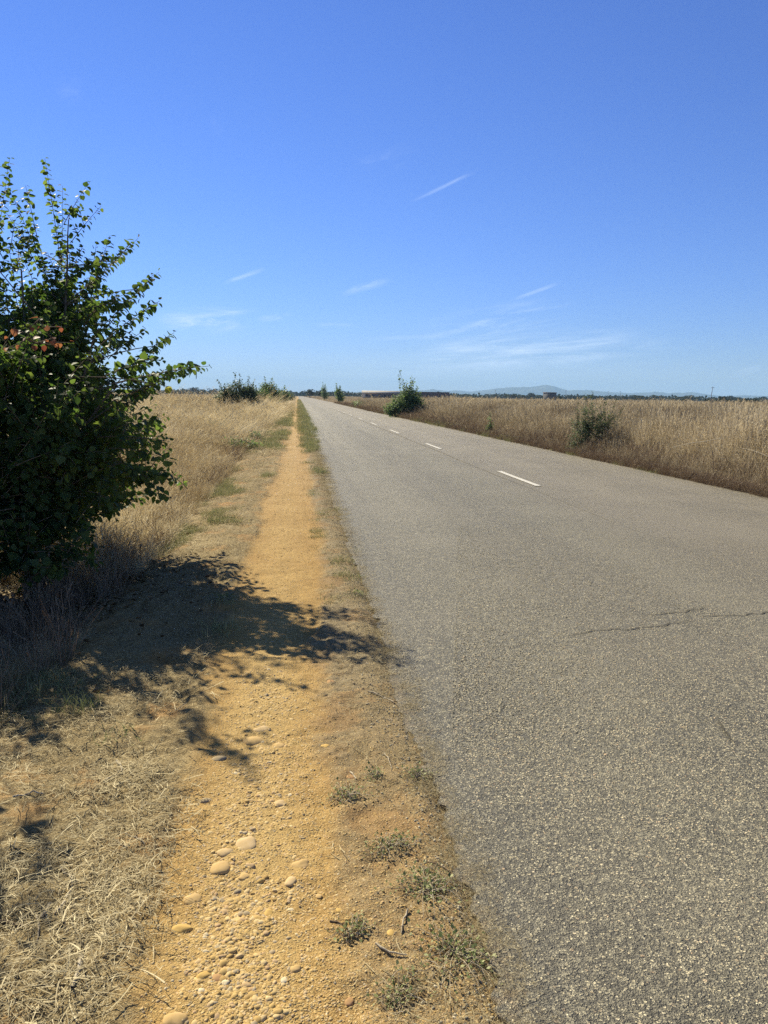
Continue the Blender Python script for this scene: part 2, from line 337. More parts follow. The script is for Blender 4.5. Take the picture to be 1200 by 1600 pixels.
def sub(name, sel):
    q = Q[sel]; used, inv = np.unique(q, return_inverse=True)
    me = mesh(name, V[used], inv.reshape(q.shape), smooth=True)
    for nm, a in (('path', pm), ('field', fieldm), ('verge', vergem), ('faraway', ss(YY, 5, 22)), ('gravelly', np.exp(-((XX+.17)/.20)**2)*(1-ss(YY,3.5,7)*.6))):
        attr(me, nm, 'FLOAT', a.ravel()[used].astype(np.float32))
    return tag(link(name, me, None, [M_ground]), kind='structure')
sub('ground', ~isp); sub('path', isp)

# ------------------------------------------------------------------ road
ry = np.concatenate([-np.array(grow(-.8, .012, 1.15, 60))[::-1], np.arange(.8, 8, .012), np.array(grow(8, .012, 1.03, 1500))])
ry = np.concatenate([ry])
def ztop(x): t_ = (x-ROAD_L)/(ROAD_R-ROAD_L); return .003 + .055*(1-(2*t_-1)**2)
eL = ROAD_L + (fbm(ry*1.3, ry*0, 41)-.5)*.12 + (fbm(ry*11, ry*0, 42)-.5)*.09 + (fbm(ry*45, ry*0, 47, 2)-.5)*.03
eR = ROAD_R + (fbm(ry*1.3, ry*0, 43)-.5)*.12 + (fbm(ry*9, ry*0, 44)-.5)*.07
cols = []
rows_t = [0, .012, .03, .055, .09, .14, .2, .28, .36, .45, .54, .64, .74, .84, .93, .985, 1.]
for k, t_ in enumerate(rows_t):
    x = (ROAD_L*(1-t_) + ROAD_R*t_) + (eL-ROAD_L)*max(0, 1-t_/.055) + (eR-ROAD_R)*max(0, 1-(1-t_)/.07)
    z = ztop(x) + (vn(x*.8, ry*.5, 50)-.5)*.010*(t_*(1-t_)*4)
    if k in (0, len(rows_t)-1): z = z*0 + .001
    cols.append(np.stack([x, ry, z], -1))
lo = lambda x: np.stack([x, ry, np.full_like(ry, -.07)], -1)
cols = [lo(eL-.012), cols[0].copy()] + cols + [cols[-1].copy(), lo(eR+.012)]
RV = np.stack(cols, 1); n_r, n_c = RV.shape[:2]
ri = np.arange(n_r*n_c).reshape(n_r, n_c)
RQ = np.stack([ri[:-1,:-1], ri[:-1,1:], ri[1:,1:], ri[1:,:-1]], -1); RQ = RQ[:, [k for k in range(n_c-1) if k not in (1, n_c-3)]].reshape(-1, 4)
road = tag(link('road', mesh('road', RV.reshape(-1,3), RQ, smooth=True), None, [M_asphalt]), kind='structure')
def rz_(x, y): return ztop(x) + (vn(np.asarray(x)*.8, np.asarray(y)*.5, 50)-.5)*.010
def strip(name, pts, width, m_, up=.006, jag=.3, step=.03, taper=True):
    pts = np.array(pts, float); seg = np.linalg.norm(np.diff(pts, axis=0), axis=1); s = np.concatenate([[0], np.cumsum(seg)])
    n_ = max(3, int(s[-1]/step)); q = np.linspace(0, s[-1], n_)
    x = np.interp(q, s, pts[:,0]); y = np.interp(q, s, pts[:,1])
    if taper:
        x = x + (fbm(q*3, q*0+pts[0,0], 61)-.5)*.16*min(1, s[-1]) * np.sin(np.pi*q/s[-1]); y = y + (fbm(q*14, q*0+3, 62)-.5)*.06
    dx, dy = np.gradient(x), np.gradient(y); l = np.hypot(dx, dy)+1e-9; nx_, ny_ = -dy/l, dx/l
    w1 = width*.5*(1 - jag + jag*2*fbm(q*22, q*0, 63)); w2 = width*.5*(1 - jag + jag*2*fbm(q*22, q*0+9, 64))
    if taper: e = np.clip(np.minimum(q, s[-1]-q)/(s[-1]*.25), .05, 1); w1 = w1*e; w2 = w2*e
    A = np.stack([x+nx_*w1, y+ny_*w1], -1); B = np.stack([x-nx_*w2, y-ny_*w2], -1)
    P_ = np.concatenate([A, B]); Z = rz_(P_[:,0], P_[:,1]) + up
    i_ = np.arange(n_-1)
    return link(name, mesh(name, np.column_stack([P_, Z]), np.stack([i_+n_, i_+n_+1, i_+1, i_], -1)), road, [m_])
for k in range(26):
    y0 = 12.7 + k*9.15
    if k > 12: w_, m_ = .11, M_paint
    o = strip('lane_marking', [(4.09-.004*k, y0), (4.09-.004*k, y0+2.6+(.5 if k in (2,3) else 0))], .105, M_paint, up=.010, jag=.12, taper=False, step=.05+.02*k)
strip('seam', [(3.90,6.6),(3.84,9),(3.86,12),(3.83,16),(3.86,22),(3.85,32),(3.87,50),(3.9,110)], .035, M_seam, up=.0075, jag=.6, step=.05)
for p in ([(1.66,4.62),(1.85,4.66),(1.99,4.71),(2.14,4.71),(2.27,4.745),(2.5,4.79),(2.75,4.84)], [(2.75,4.95),(3.1,4.93),(3.6,5.1)], [(2.0,3.3),(1.97,3.2),(1.93,3.0)],
          [(2.4,5.0),(2.75,5.05),(3.0,5.2)]):
    strip('crack', p, .009, M_crack, up=.0045, jag=.9, step=.01)

# ------------------------------------------------------------------ instanced scatter (one object, sources and points in its own mesh)
def scatter_group():
    g_ = bpy.data.node_groups.new('scatter', 'GeometryNodeTree')
    g_.interface.new_socket('Geometry', in_out='INPUT', socket_type='NodeSocketGeometry'); g_.interface.new_socket('Geometry', in_out='OUTPUT', socket_type='NodeSocketGeometry')
    N, L = g_.nodes.new, g_.links.new
    gi, go = N('NodeGroupInput'), N('NodeGroupOutput')
    def na(name, dt):
        a = N('GeometryNodeInputNamedAttribute'); a.data_type = dt; a.inputs['Name'].default_value = name; return a.outputs['Attribute']
    sep = N('GeometryNodeSeparateGeometry'); sep.domain = 'POINT'; L(gi.outputs[0], sep.inputs['Geometry']); L(na('ispt', 'BOOLEAN'), sep.inputs['Selection'])
    sp = N('GeometryNodeSplitToInstances'); sp.domain = 'POINT'; L(sep.outputs['Inverted'], sp.inputs['Geometry']); L(na('vid', 'INT'), sp.inputs['Group ID'])
    ip = N('GeometryNodeInstanceOnPoints'); L(sep.outputs['Selection'], ip.inputs['Points']); L(sp.outputs['Instances'], ip.inputs['Instance'])
    ip.inputs['Pick Instance'].default_value = True; L(na('vid', 'INT'), ip.inputs['Instance Index'])
    e2r = N('FunctionNodeEulerToRotation'); L(na('rot', 'FLOAT_VECTOR'), e2r.inputs[0]); L(e2r.outputs[0], ip.inputs['Rotation']); L(na('scl', 'FLOAT_VECTOR'), ip.inputs['Scale'])
    L(ip.outputs[0], go.inputs[0])
    return g_
SG = scatter_group()
def scatter(name, sources, P_, rot, scl, tint, vid, m_):
    """sources: list of (V, F quads/tris ndarray, tone, up)"""
    Vs, Fl, tone, up, vi = [], [], [], [], []; off = 0
    for k, (v, f, t_, u_) in enumerate(sources):
        Vs.append(v); Fl.append(f+off); tone.append(t_); up.append(u_); vi.append(np.full(len(v), k)); off += len(v)
    n_ = len(P_); Vall = np.concatenate(Vs+[P_]); Fall = np.concatenate(Fl)
    me = mesh(name, Vall, Fall)
    z1 = np.zeros(n_, np.float32); vsn = off
    attr(me, 'tone', 'FLOAT', np.concatenate(tone+[z1]).astype(np.float32)); attr(me, 'up', 'FLOAT', np.concatenate(up+[z1]).astype(np.float32))
    attr(me, 'vid', 'INT', np.concatenate(vi+[vid]).astype(np.int32)); attr(me, 'ispt', 'BOOLEAN', np.concatenate([np.zeros(vsn, bool), np.ones(n_, bool)]))
    attr(me, 'rot', 'FLOAT_VECTOR', np.concatenate([np.zeros((vsn,3)), rot]).astype(np.float32)); attr(me, 'scl', 'FLOAT_VECTOR', np.concatenate([np.ones((vsn,3)), scl]).astype(np.float32))
    attr(me, 'tint', 'FLOAT', np.concatenate([np.zeros(vsn), tint]).astype(np.float32))
    o = link(name, me, None, [m_]); md = o.modifiers.new('scatter', 'NODES'); md.node_group = SG
    return o

def blades(n_, r, h, hvar, lean, curl, wd, segs=3, head=0., flat=False):
    """a tuft of n_ curved tapering blades; head = chance of a seed head"""
    Vs, Fs, T, U = [], [], [], []; o = 0
    for i in range(n_):
        a = rng.uniform(0, 6.283); rr = r*math.sqrt(rng.uniform()); bx_, by_ = rr*math.cos(a), rr*math.sin(a)
        H_ = h*(1-hvar*rng.uniform()); d = rng.uniform(0, 6.283); ln = lean*rng.uniform(.2, 1.3); cu = curl*rng.uniform(-.3, 1.3)
        ux, uy = math.cos(d), math.sin(d); f = rng.uniform(0, 3.14); wx, wy = math.cos(f)*wd*.5, math.sin(f)*wd*.5
        t_ = np.linspace(0, 1, segs+1); tn = rng.uniform()
        if flat:
            px = bx_ + ux*t_*H_ + (-uy)*cu*np.sin(t_*2.6)*H_*.3; py = by_ + uy*t_*H_ + ux*cu*np.sin(t_*2.6)*H_*.3
            pz = .002 + abs(ln)*H_*np.sin(t_*3.14)*.5 + rng.uniform(0, .012) ; wx, wy = -uy*wd*.5, ux*wd*.5
        else:
            px = bx_ + ux*(ln*t_+cu*t_**2.2)*H_; py = by_ + uy*(ln*t_+cu*t_**2.2)*H_; pz = H_*(t_ - .25*(abs(cu)+abs(ln)*.3)*t_**2.5)
        wt = (1-t_*.75)
        has = rng.uniform() < head
        if has: wt = np.where(t_ > .8, 1.9, .55)
        L_ = np.stack([px-wx*wt, py-wy*wt, pz], -1); R_ = np.stack([px+wx*wt, py+wy*wt, pz], -1)
        Vs.append(np.concatenate([L_, R_])); k = np.arange(segs); Fs.append(np.stack([k, k+segs+1, k+segs+2, k+1], -1)+o); o += 2*(segs+1)
        T.append(np.full(2*(segs+1), tn)); U.append(np.concatenate([t_, t_]))
        if has:       # a small loose panicle: a few side spikelets
            for q in range(5):
                s0 = .78+.045*q; c = np.array([np.interp(s0, t_, px), np.interp(s0, t_, py), np.interp(s0, t_, pz)]); aa = rng.uniform(0, 6.28); sz = H_*.045*rng.uniform(.6,1.3)
                e = c + np.array([math.cos(aa)*sz, math.sin(aa)*sz, sz*.8]); n2 = np.array([-math.sin(aa), math.cos(aa), 0])*wd*.8
                Vs.append(np.array([c, (c+e)/2-n2, e, (c+e)/2+n2])); Fs.append(np.array([[0,1,2,3]])+o); o += 4; T.append(np.full(4, min(1, tn+.25))); U.append(np.full(4, 1.))
    return np.concatenate(Vs), np.concatenate(Fs), np.concatenate(T), np.concatenate(U)
def sector(n_, d0, d1, a0, a1, p=1.):
    """random points around the viewer, spread evenly in log distance when p=1"""
    az_ = rng.uniform(rad(a0), rad(a1), n_)
    if p == 1.: d = d0*(d1/d0)**rng.uniform(0, 1, n_)
    else: e = 2-p; d = (d0**e + (d1**e-d0**e)*rng.uniform(0,1,n_))**(1/e)
    return d*np.sin(az_), d*np.cos(az_), d
def put(name, src, x, y, size, tint, m_, tilt=.12, sink=.01, label=None, zs=None):
    n_ = len(x); P_ = np.stack([x, y, height(x, y)-sink], -1)
    rot = np.stack([rng.normal(0, tilt, n_), rng.normal(0, tilt, n_), rng.uniform(0, 6.283, n_)], -1)
    if np.ndim(size) == 1: size = np.stack([size, size, size if zs is None else zs], -1)
    o = scatter(name, src, P_, rot, size, np.clip(tint, 0, 1), rng.integers(0, len(src), n_), m_)
    tag(o, label, kind='stuff'); return o

# ---- left verge and field of dry grass
fine = [blades(70, .15, .55, .5, .35, .45, .0042, 4, .25) for _ in range(5)]
x, y, d = sector(60000, 2.6, 90, -75, -.5, 1.15)
edge = -1.22 - .22*fbm(y*.5, y*0, 71) - .15*fbm(y*3, y*0, 72) - .35*(y < 4.6)*ss(y, 4.6, 2)
lim = x < edge; lim &= (np.hypot(x+2.35, y-5.7) > 1.15+.3*fbm(x*2,y*2,73)) | (rng.uniform(size=len(x)) < .12); x, y, d = x[lim], y[lim], d[lim]
k = rng.uniform(size=len(x)) < np.where(x > -1.9, .75, .95); x, y, d = x[k], y[k], d[k]
pt = fbm(x*.5, y*.35, 75); sz = (.75 + .5*rng.uniform(size=len(x)))*(.55+.45*ss(-x, 1.3, 2.1))*(.45+.55*ss(np.hypot(x+2.4, y-5.), 1.7, 2.8)*ss(y, 3.2, 6.5))
wide = np.clip(d/14, 1, 6)
put('dry_grass', fine, x, y, np.stack([sz*wide, sz*wide, sz*(.60+.50*pt)], -1), .08+1.5*(pt-.27)+.40*rng.uniform(size=len(x)), M_straw, .28, label='pale dry grass thick along the left side of the dirt path')
dk = [blades(34, .12, .5, .5, .3, .3, .005, 3, .3) for _ in range(3)]
x, y, d = sector(14000, 3, 120, -60, -.5, 1.1); e_ = -1.30-.25*fbm(y*.5, y*0, 71); k = (x < e_) & ((x > e_-.5) | (fbm(x*.7, y*.5, 78) > .57)); x, y, d = x[k], y[k], d[k]
sz = .5+.5*rng.uniform(size=len(x)); wd_ = np.clip(d/14, 1, 5)
put('brown_weeds', dk, x, y, np.stack([sz*wd_, sz*wd_, sz], -1), rng.uniform(size=len(x)), M_dark, .2, label='brown dead weeds in the ditch beside the path and in the left field')
# ---- right field of tall dry grass
tall = [blades(46, .17, .98, .45, .16, .22, .0062, 4, .55) for _ in range(5)]
x, y, d = sector(52000, 8, 110, 1.5, 62, 1.15)
edge = 7.55 + .35*fbm(y*.4, y*0, 81) + .2*fbm(y*2.3, y*0, 82); k = x > edge; x, y, d, edge = x[k], y[k], d[k], edge[k]
pt = fbm(x*.35, y*.22, 85); inn = ss(x-edge, 0, 1.7); sz = (.7+.6*rng.uniform(size=len(x)))*(.30+.70*inn)*(.55+.85*fbm(x*1.1, y*.8, 86, 3)); wide = np.clip(d/22, 1, 4.5)
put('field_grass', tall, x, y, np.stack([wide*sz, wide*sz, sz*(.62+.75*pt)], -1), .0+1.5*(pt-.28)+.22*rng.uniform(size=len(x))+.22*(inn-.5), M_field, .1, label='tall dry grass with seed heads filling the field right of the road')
x, y, d = sector(15000, 9, 140, 1.5, 62, 1.1); e_ = 7.6+.3*fbm(y*.4, y*0, 81); k = (x > e_) & (x < e_+1.6) | (x > e_+1.6) & (fbm(x*.5, y*.3, 88) > .60); x, y, d = x[k], y[k], d[k]
sz = .8+.7*rng.uniform(size=len(x)); wd_ = np.clip(d/16, 1, 5)
put('brown_stalks', dk, x, y, np.stack([sz*wd_, sz*wd_, sz*1.1], -1), rng.uniform(size=len(x)), M_dark, .12, label='dark dead stalks at the foot of the grass right of the road')
x = rng.uniform(7.55, 8.15, 7000); y = 8*(160/8)**rng.uniform(size=7000); sz = .35+.35*rng.uniform(size=7000); wd_ = np.clip(y/16, 1, 4)
put('edge_weeds', dk, x, y, np.stack([sz*wd_, sz*wd_, sz*.8], -1), rng.uniform(size=7000), M_dark, .25, label='short brown dead weeds right against the far edge of the road')
# ---- far field, sparse wide tufts either side
farb = [blades(60, 1.3, .55, .5, .15, .3, .03, 2, 0.) for _ in range(4)]
x, y, d = sector(26000, 80, 900, -34, 44, 1.05); k = (x < -2.4-.004*d) | (x > 8.6); x, y, d = x[k], y[k], d[k]
s_ = np.clip(d/220, .6, 3); pt = fbm(x*.02, y*.05, 91)
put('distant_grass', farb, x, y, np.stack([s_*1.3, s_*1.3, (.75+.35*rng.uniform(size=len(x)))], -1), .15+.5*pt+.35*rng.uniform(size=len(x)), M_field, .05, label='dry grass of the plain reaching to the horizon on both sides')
# ---- trampled straw
thatch = [blades(75, .13, .05, .85, .10, .9, .0019, 2, 0., True) for _ in range(4)] + [blades(40, .12, .028, .6, 1.3, .8, .0017, 2, 0.) for _ in range(2)] + [blades(16, .14, .11, .7, .12, .5, .0034, 3, 0., True) for _ in range(2)] + [blades(8, .15, .10, .5, .10, .4, .0036, 4, 0., True)]
x, y, d = sector(36000, 1.3, 45, -78, 5, 1.25); n_ = (fbm(y*1.4, x*1.4, 95)-.5)*.35
pmk = path_mask(x, y)
k = (x < -.52+n_) & (x > -2.6) & (pmk < .25) & (.6*fbm(x*3, y*3, 96)+.4*fbm(x*9, y*9, 93) < .53+.12*ss(y,5,8)); x, y, d = x[k], y[k], d[k]
s_ = (.7+.6*rng.uniform(size=len(x)))*np.clip(d/7, 1, 3.2); pt = fbm(x*2, y*2, 97)
put('straw_litter', thatch, x, y, np.stack([s_, s_, np.minimum(s_, 1.3)], -1), .06+1.3*(pt-.22)+.35*rng.uniform(size=len(x)), M_litter, .12, .0, label='trampled straw and cut grass matted left of the dirt path')
x, y, d = sector(16000, 1.3, 40, -10, 26, 1.2); n_ = fbm(x*4, y*4, 98); k = (x > .16+.1*fbm(y*3,y*0,99)) & (x < .55) & (n_ > .47-.20*ss(y,2.6,4.5)); x, y, d = x[k], y[k], d[k]
s_ = (.4+.5*rng.uniform(size=len(x)))*np.clip(d/7, 1, 2.5)
put('verge_straw', thatch, x, y, np.stack([s_, s_, np.minimum(s_, 1.)], -1), .0+.7*rng.uniform(size=len(x)), M_litter, .12, .0, label='thin dry straw scattered on the strip between path and road')
x, y, d = sector(2600, 1.3, 30, -10, 26, 1.2); x = ROAD_L + rng.normal(.0, .05, len(x))
P_ = np.stack([x, y, np.where(x > ROAD_L+.03, ztop(x)+.003, height(x, y)+.004)], -1); n_ = len(x); s_ = rng.uniform(.3, .6, n_)*np.clip(d/7, 1, 2.5)
o = scatter('edge_straw', thatch[:4], P_, np.stack([rng.normal(0,.08,n_), rng.normal(0,.08,n_), rng.uniform(0,6.28,n_)], -1), np.stack([s_, s_, s_*.7], -1), rng.uniform(0,.7,n_), rng.integers(0,4,n_), M_litter); tag(o, 'straw crumbs caught along the broken left edge of the asphalt', kind='stuff')
# ---- green growth along the verge
gt = [blades(40, .10, .075, .6, .5, .7, .004, 3, 0.) for _ in range(3)] + [blades(30, .12, .04, .5, .9, .8, .006, 2, 0.) for _ in range(2)]
x, y, d = sector(9000, 5, 260, -2, 6, .9); xx = rng.uniform(.2, .56, len(x)); x = xx + .0*y; k = (fbm(x*5, y*.9, 101)+.15*(rng.uniform(size=len(x))-.5) > .64-.11*ss(y, 14, 26)) & (y > 5.2); x, y = x[k], y[k]; d = np.hypot(x, y)
s_ = (.6+.7*rng.uniform(size=len(x)))*np.clip(d/12, 1, 3.)
put('verge_grass', gt, x, y, np.stack([s_, s_, s_*.85], -1), .2+.6*rng.uniform(size=len(x)), M_green, .1, .0, label='low green grass growing between the dirt path and the road')
x, y, d = sector(5000, 6, 120, -60, 0, 1.); x = -rng.uniform(.5, 1.5, len(x)); k = (fbm(x*2.2, y*.8, 104) > .63); x2, y2 = x[k], y[k]
xr = rng.uniform(7.62, 8.15, 2600); yr = 9*(150/9)**rng.uniform(size=2600); kk = fbm(xr*2, yr*.7, 106) > .58
x = np.concatenate([x2, xr[kk]]); y = np.concatenate([y2, yr[kk]]); d = np.hypot(x, y); s_ = (.7+.8*rng.uniform(size=len(x)))*np.clip(d/14, 1, 3.)
put('green_patches', gt, x, y, np.stack([s_, s_, s_*1.1], -1), .2+.7*rng.uniform(size=len(x)), M_green, .1, .0, label='small green grass patches in the straw and along the right road edge')

# ---- gravel
def rock(seed, n_sub=1, flat=.6, rough=.22):
    import bmesh
    bm = bmesh.new(); bmesh.ops.create_icosphere(bm, subdivisions=n_sub, radius=1.); r_ = np.random.default_rng(seed)
    v = np.array([q.co[:] for q in bm.verts]); f = np.array([[q.index for q in p.verts] for p in bm.faces]); bm.free()
    off = r_.uniform(0, 50, 3); nz = fbm(v[:,0]*1.1+off[0]+v[:,2], v[:,1]*1.1+off[1], seed, 2)
    v = v*(1-rough+2*rough*nz)[:,None]*np.array([1, r_.uniform(.65,.95), flat*r_.uniform(.8,1.2)])
    return v, f
def rsrc(n_, **kw):
    out = []
    for i in range(n_):
        v, f = rock(100+i*7, **kw); out.append((v, f, np.full(len(v), .5), np.ones(len(v))))
    return out
RS = rsrc(8, n_sub=2, flat=.5, rough=.42); RS1 = rsrc(6, n_sub=1, rough=.4, flat=.5)
def gravel(name, src, x, y, size, tint, m_, sink, label, zf=None, tilt=.25):
    n_ = len(x); z = (height(x, y) if zf is None else zf(x, y)) - size*sink*np.where(size > .006, 1.3, 1)
    rot = np.stack([rng.normal(0, tilt, n_), rng.normal(0, tilt, n_), rng.uniform(0, 6.283, n_)], -1)
    o = scatter(name, src, np.stack([x, y, z], -1), rot, np.stack([size]*3, -1), tint, rng.integers(0, len(src), n_), m_); return tag(o, label, kind='stuff')
n_ = 95000; x = rng.uniform(-.85, .52, n_); e_ = -.6; y = (1.2**e_ + (17**e_-1.2**e_)*rng.uniform(0,1,n_))**(1/e_); d = y; pmk = path_mask(x, y)
cen = np.exp(-((x+.17)/.20)**2)
k = rng.uniform(size=len(x)) < pmk*(.22+.78*cen)*(.4+.6*(fbm(x*4, y*4, 111) > .45)) + .45*(x > 0)*(x < .5); x, y, d = x[k], y[k], d[k]
cen = np.exp(-((x+.17)/.19)**2)*np.exp(-np.maximum(0, y-3.6)/2.2)
size = .0022 + .0030*rng.uniform(size=len(x))**1.5 + .013*cen*rng.uniform(size=len(x))**7 + .0050*cen*rng.uniform(size=len(x))**1.5
gravel('path_gravel', RS, x, y, size, rng.uniform(size=len(x)), M_pebble, .28, 'ochre gravel and pebbles strewn over the dirt path')
x, y, d = sector(15000, 1.3, 16, 8, 24, 1.2); x = ROAD_L + rng.normal(.0, .09, len(x)) + (fbm(y*1.3, y*0, 41)-.5)*.12; k = (x > .28) & (x < .85); x, y = x[k], y[k]
gravel('roadside_chippings', RS1, x, y, .0022+.0055*rng.uniform(size=len(x))**3, rng.uniform(size=len(x)), M_chip, .35, 'loose grey and tan chippings along the broken road edge',
       zf=lambda x, y: np.where(x > ROAD_L+.03, rz_(x, y), height(x, y)+.004))
x, y, d = sector(60000, 1.3, 9, 12, 50, 1.6); k = (x > .68) & (x < 7.4); x, y = x[k], y[k]
gravel('road_chippings', RS1, x, y, .0030+.0035*rng.uniform(size=len(x))**2 + .004*rng.uniform(size=len(x))**10, rng.uniform(size=len(x))**1.1, M_chip, .16, 'pale stone chippings embedded in the worn asphalt', zf=rz_, tilt=.15)

# ---- individual stones
def m_stone(c): return mat('stone', m_simple, a=tuple(q*.55+.45*e for q, e in zip(c, (.48,.32,.10))), b=c, scale=45., bmp=.35, dist=.002)
OC, YE, PA, GR, DK, RB, WH = [m_stone(c) for c in ((.56,.385,.18), (.62,.41,.14), (.60,.44,.25), (.36,.30,.21), (.10,.08,.06), (.42,.24,.13), (.74,.65,.46))]
ST = [(385,1312,38,30,PA,'largest flat beige cobble in the middle of the gravel path'), (343,1350,36,25,OC,'oval tan cobble just below the largest beige one'),
 (302,1398,32,24,OC,'rounded tan cobble at the left side of the gravel, below the oval one'), (283,1443,37,20,YE,'long yellow ochre cobble left in the gravel'),
 (273,1588,40,30,OC,'big tan cobble cut by the bottom edge of the photo'), (352,1326,26,17,PA,'small pale cobble touching the largest beige one on its left'),
 (382,1362,20,17,OC,'small round cobble under the largest beige one'), (437,1249,22,15,PA,'pale pebble alone above the largest cobble'),
 (316,1519,30,15,YE,'flat yellow stone above the big cobble at the bottom edge'), (340,1521,20,18,RB,'purplish brown stone beside the flat yellow one'),
 (352,1530,14,12,WH,'small white pebble next to the purplish brown stone'), (444,1527,13,14,WH,'angular whitish stone in the lower middle of the path'),
 (610,1461,13,17,YE,'upright yellow pebble among the weeds by the road'), (545,1559,18,15,RB,'triangular reddish stone near the bottom edge'),
 (530,1422,12,10,YE,'small yellow pebble on the bare soil right of the gravel'), (498,1394,11,13,OC,'round tan pebble at the right edge of the gravel'),
 (247,1357,13,8,DK,'small black stone on the smooth earth left of the gravel'), (195,1322,13,14,GR,'grey pebble at the edge of the straw'),
 (507,1086,13,10,DK,'dark stone at the right end of the bush shadow'), (517,1066,13,11,RB,'brown stone just above the dark one in the bush shadow'),
 (508,1164,14,9,YE,'yellow pebble with a dark hollow beside the lower shadow'), (410,1134,34,14,PA,'long flat pale stone in the path under the bush shadow'),
 (398,1150,40,18,OC,'broad half buried stone next to the long flat pale one'), (342,1178,24,10,GR,'slim greyish stone by the tip of the shadow'),
 (435,1160,22,12,OC,'buried tan stone right of the broad half buried one'), (320,1243,22,10,GR,'grey slate pebble lying just under the shadow tip'),
 (548,1213,15,9,RB,'pinkish brown pebble beside pale twigs near the road'), (470,1345,30,20,OC,'worn tan cobble on the right side of the gravel'),
 (453,1372,20,22,PA,'pale cobble below the worn tan one'), (420,1420,16,18,YE,'bright yellow pebble in the middle of the lower gravel'),
 (460,1510,22,16,OC,'dull tan cobble left of the angular whitish stone'), (655,1370,14,10,PA,'pale pebble by the road edge weeds')]
for i, (u, v, a, b, m_, lab) in enumerate(ST):
    p = gat(u, v); q = gat(u+a/2, v); r_ = float(np.linalg.norm(q-p)); dep = float(np.linalg.norm(gat(u, v-b/2)-gat(u, v+b/2)))/2
    vv, ff = rock(900+i, 3, .45, .30); vv = vv/np.abs(vv).max(0)*np.array([r_, min(max(dep*.8, r_*.5), r_*1.3), r_*.36])
    o = link('stone', mesh('stone', vv, ff, smooth=True), None, [m_]); o.location = (p[0], p[1], gz(p)-r_*.19+.002); o.rotation_euler = (rng.normal(0,.06), rng.normal(0,.06), rng.normal(0,.25))
    tag(o, lab, 'stone', 'stones lying in the dirt path and verge')

# ---- tubes
def tube(pts, r0, r1, k=5, jit=0.):
    pts = np.asarray(pts, float); n_ = len(pts); T = np.gradient(pts, axis=0); T /= np.linalg.norm(T, axis=1)[:,None]+1e-9
    up = np.where(np.abs(T[:,2:3]) > .9, np.array([[1,0,0.]]), np.array([[0,0,1.]])); A = np.cross(T, up); A /= np.linalg.norm(A, axis=1)[:,None]+1e-9; B = np.cross(T, A)
    r_ = np.linspace(r0, r1, n_)*(1+jit*rng.normal(size=n_)); an = np.arange(k)*2*math.pi/k
    V_ = pts[:,None,:] + r_[:,None,None]*(np.cos(an)[None,:,None]*A[:,None,:] + np.sin(an)[None,:,None]*B[:,None,:])
    i_ = np.arange(n_*k).reshape(n_, k); j_ = np.roll(i_, -1, 1)
    return V_.reshape(-1,3), np.stack([i_[:-1], j_[:-1], j_[1:], i_[1:]], -1).reshape(-1,4)
def join(parts):
    Vs, Fs = [], []; o = 0
    for v, f in parts: Vs.append(v); Fs.append(f+o); o += len(v)
    return np.concatenate(Vs), np.concatenate(Fs)
def bez(a, b, sag, n_=7, side=0.):
    a, b = np.asarray(a, float), np.asarray(b, float); t_ = np.linspace(0, 1, n_)[:,None]; m_ = (a+b)/2 + np.array([0,0,sag]) + side*np.cross(b-a, [0,0,1.])
    return (1-t_)**2*a + 2*t_*(1-t_)*m_ + t_**2*b
SK = [((187,1206),(161,1221),.004,M_stick,'curved pale stick lying on the upper straw'), ((182,1188),(189,1208),.0035,M_stick,'short white upright twig end on the upper straw'),
 ((127,1500),(112,1551),.005,M_stick,'thick dry stick pointing to the path in the lower straw'), ((79,1416),(64,1442),.005,M_stick,'stubby broken stick in the left straw'),
 ((102,1414),(86,1434),.004,M_stick,'stubby stick right of the broken one'), ((54,1424),(57,1480),.0025,M_stick,'thin white stalk lying straight towards the camera'),
 ((92,1517),(56,1547),.003,M_twigd,'dark slanting twig in the lower straw'), ((195,1298),(226,1321),.0025,M_stick,'thin straw stalk reaching onto the bare earth'),
 ((176,1308),(190,1318),.003,M_stick,'short pale stalk by the grey pebble'), ((20,1250),(68,1248),.003,M_stick,'level pale stalk at the left of the straw'),
 ((93,1355),(103,1410),.003,M_stick,'thin pale stalk above the stubby sticks'), ((547,1205),(557,1218),.003,M_stick,'small white twig on the soil near the road'),
 ((668,1350),(706,1366),.0022,M_twigd,'thin brown twig at the broken road edge'), ((587,1480),(636,1497),.0025,M_stick,'long pale stalk beside the upright yellow pebble'),
 ((515,1437),(547,1451),.002,M_twigd,'slim twig left of the long pale stalk'), ((637,1425),(627,1462),.002,M_stick,'bent stalk above the long pale stalk'),
 ((630,1545),(668,1568),.002,M_stick,'straw stalk at the bottom of the verge'), ((575,1085),(615,1100),.003,M_stick,'pale twig beside the road at the edge of the bush shadow'),
 ((600,1180),(612,1205),.002,M_stick,'fine pale twig halfway along the verge'), ((0,1440),(40,1448),.004,M_twigd,'dark stick entering at the left border')]
for (a, b, r_, m_, lab) in SK:
    p, q = gat(*a), gat(*b); mid = (p+q)/2
    off = np.array([0,0,.006+r_]); base = p+np.array([0,0,gz(p)]) ; pts = bez(p-mid, q-mid, .012, 7, rng.normal(0,.12))
    for t_ in pts: t_[2] = gz(t_+mid)+r_*.6 + .004*abs(rng.normal())
    z0 = pts[0][2]; pts[:,2] -= z0
    o = link('stick', mesh('stick', *tube(pts, r_*1.4, r_*.8, 6, .12)), None, [m_]); o.location = (mid[0], mid[1], z0); tag(o, lab, 'stick', 'dry sticks and stalks on the ground')

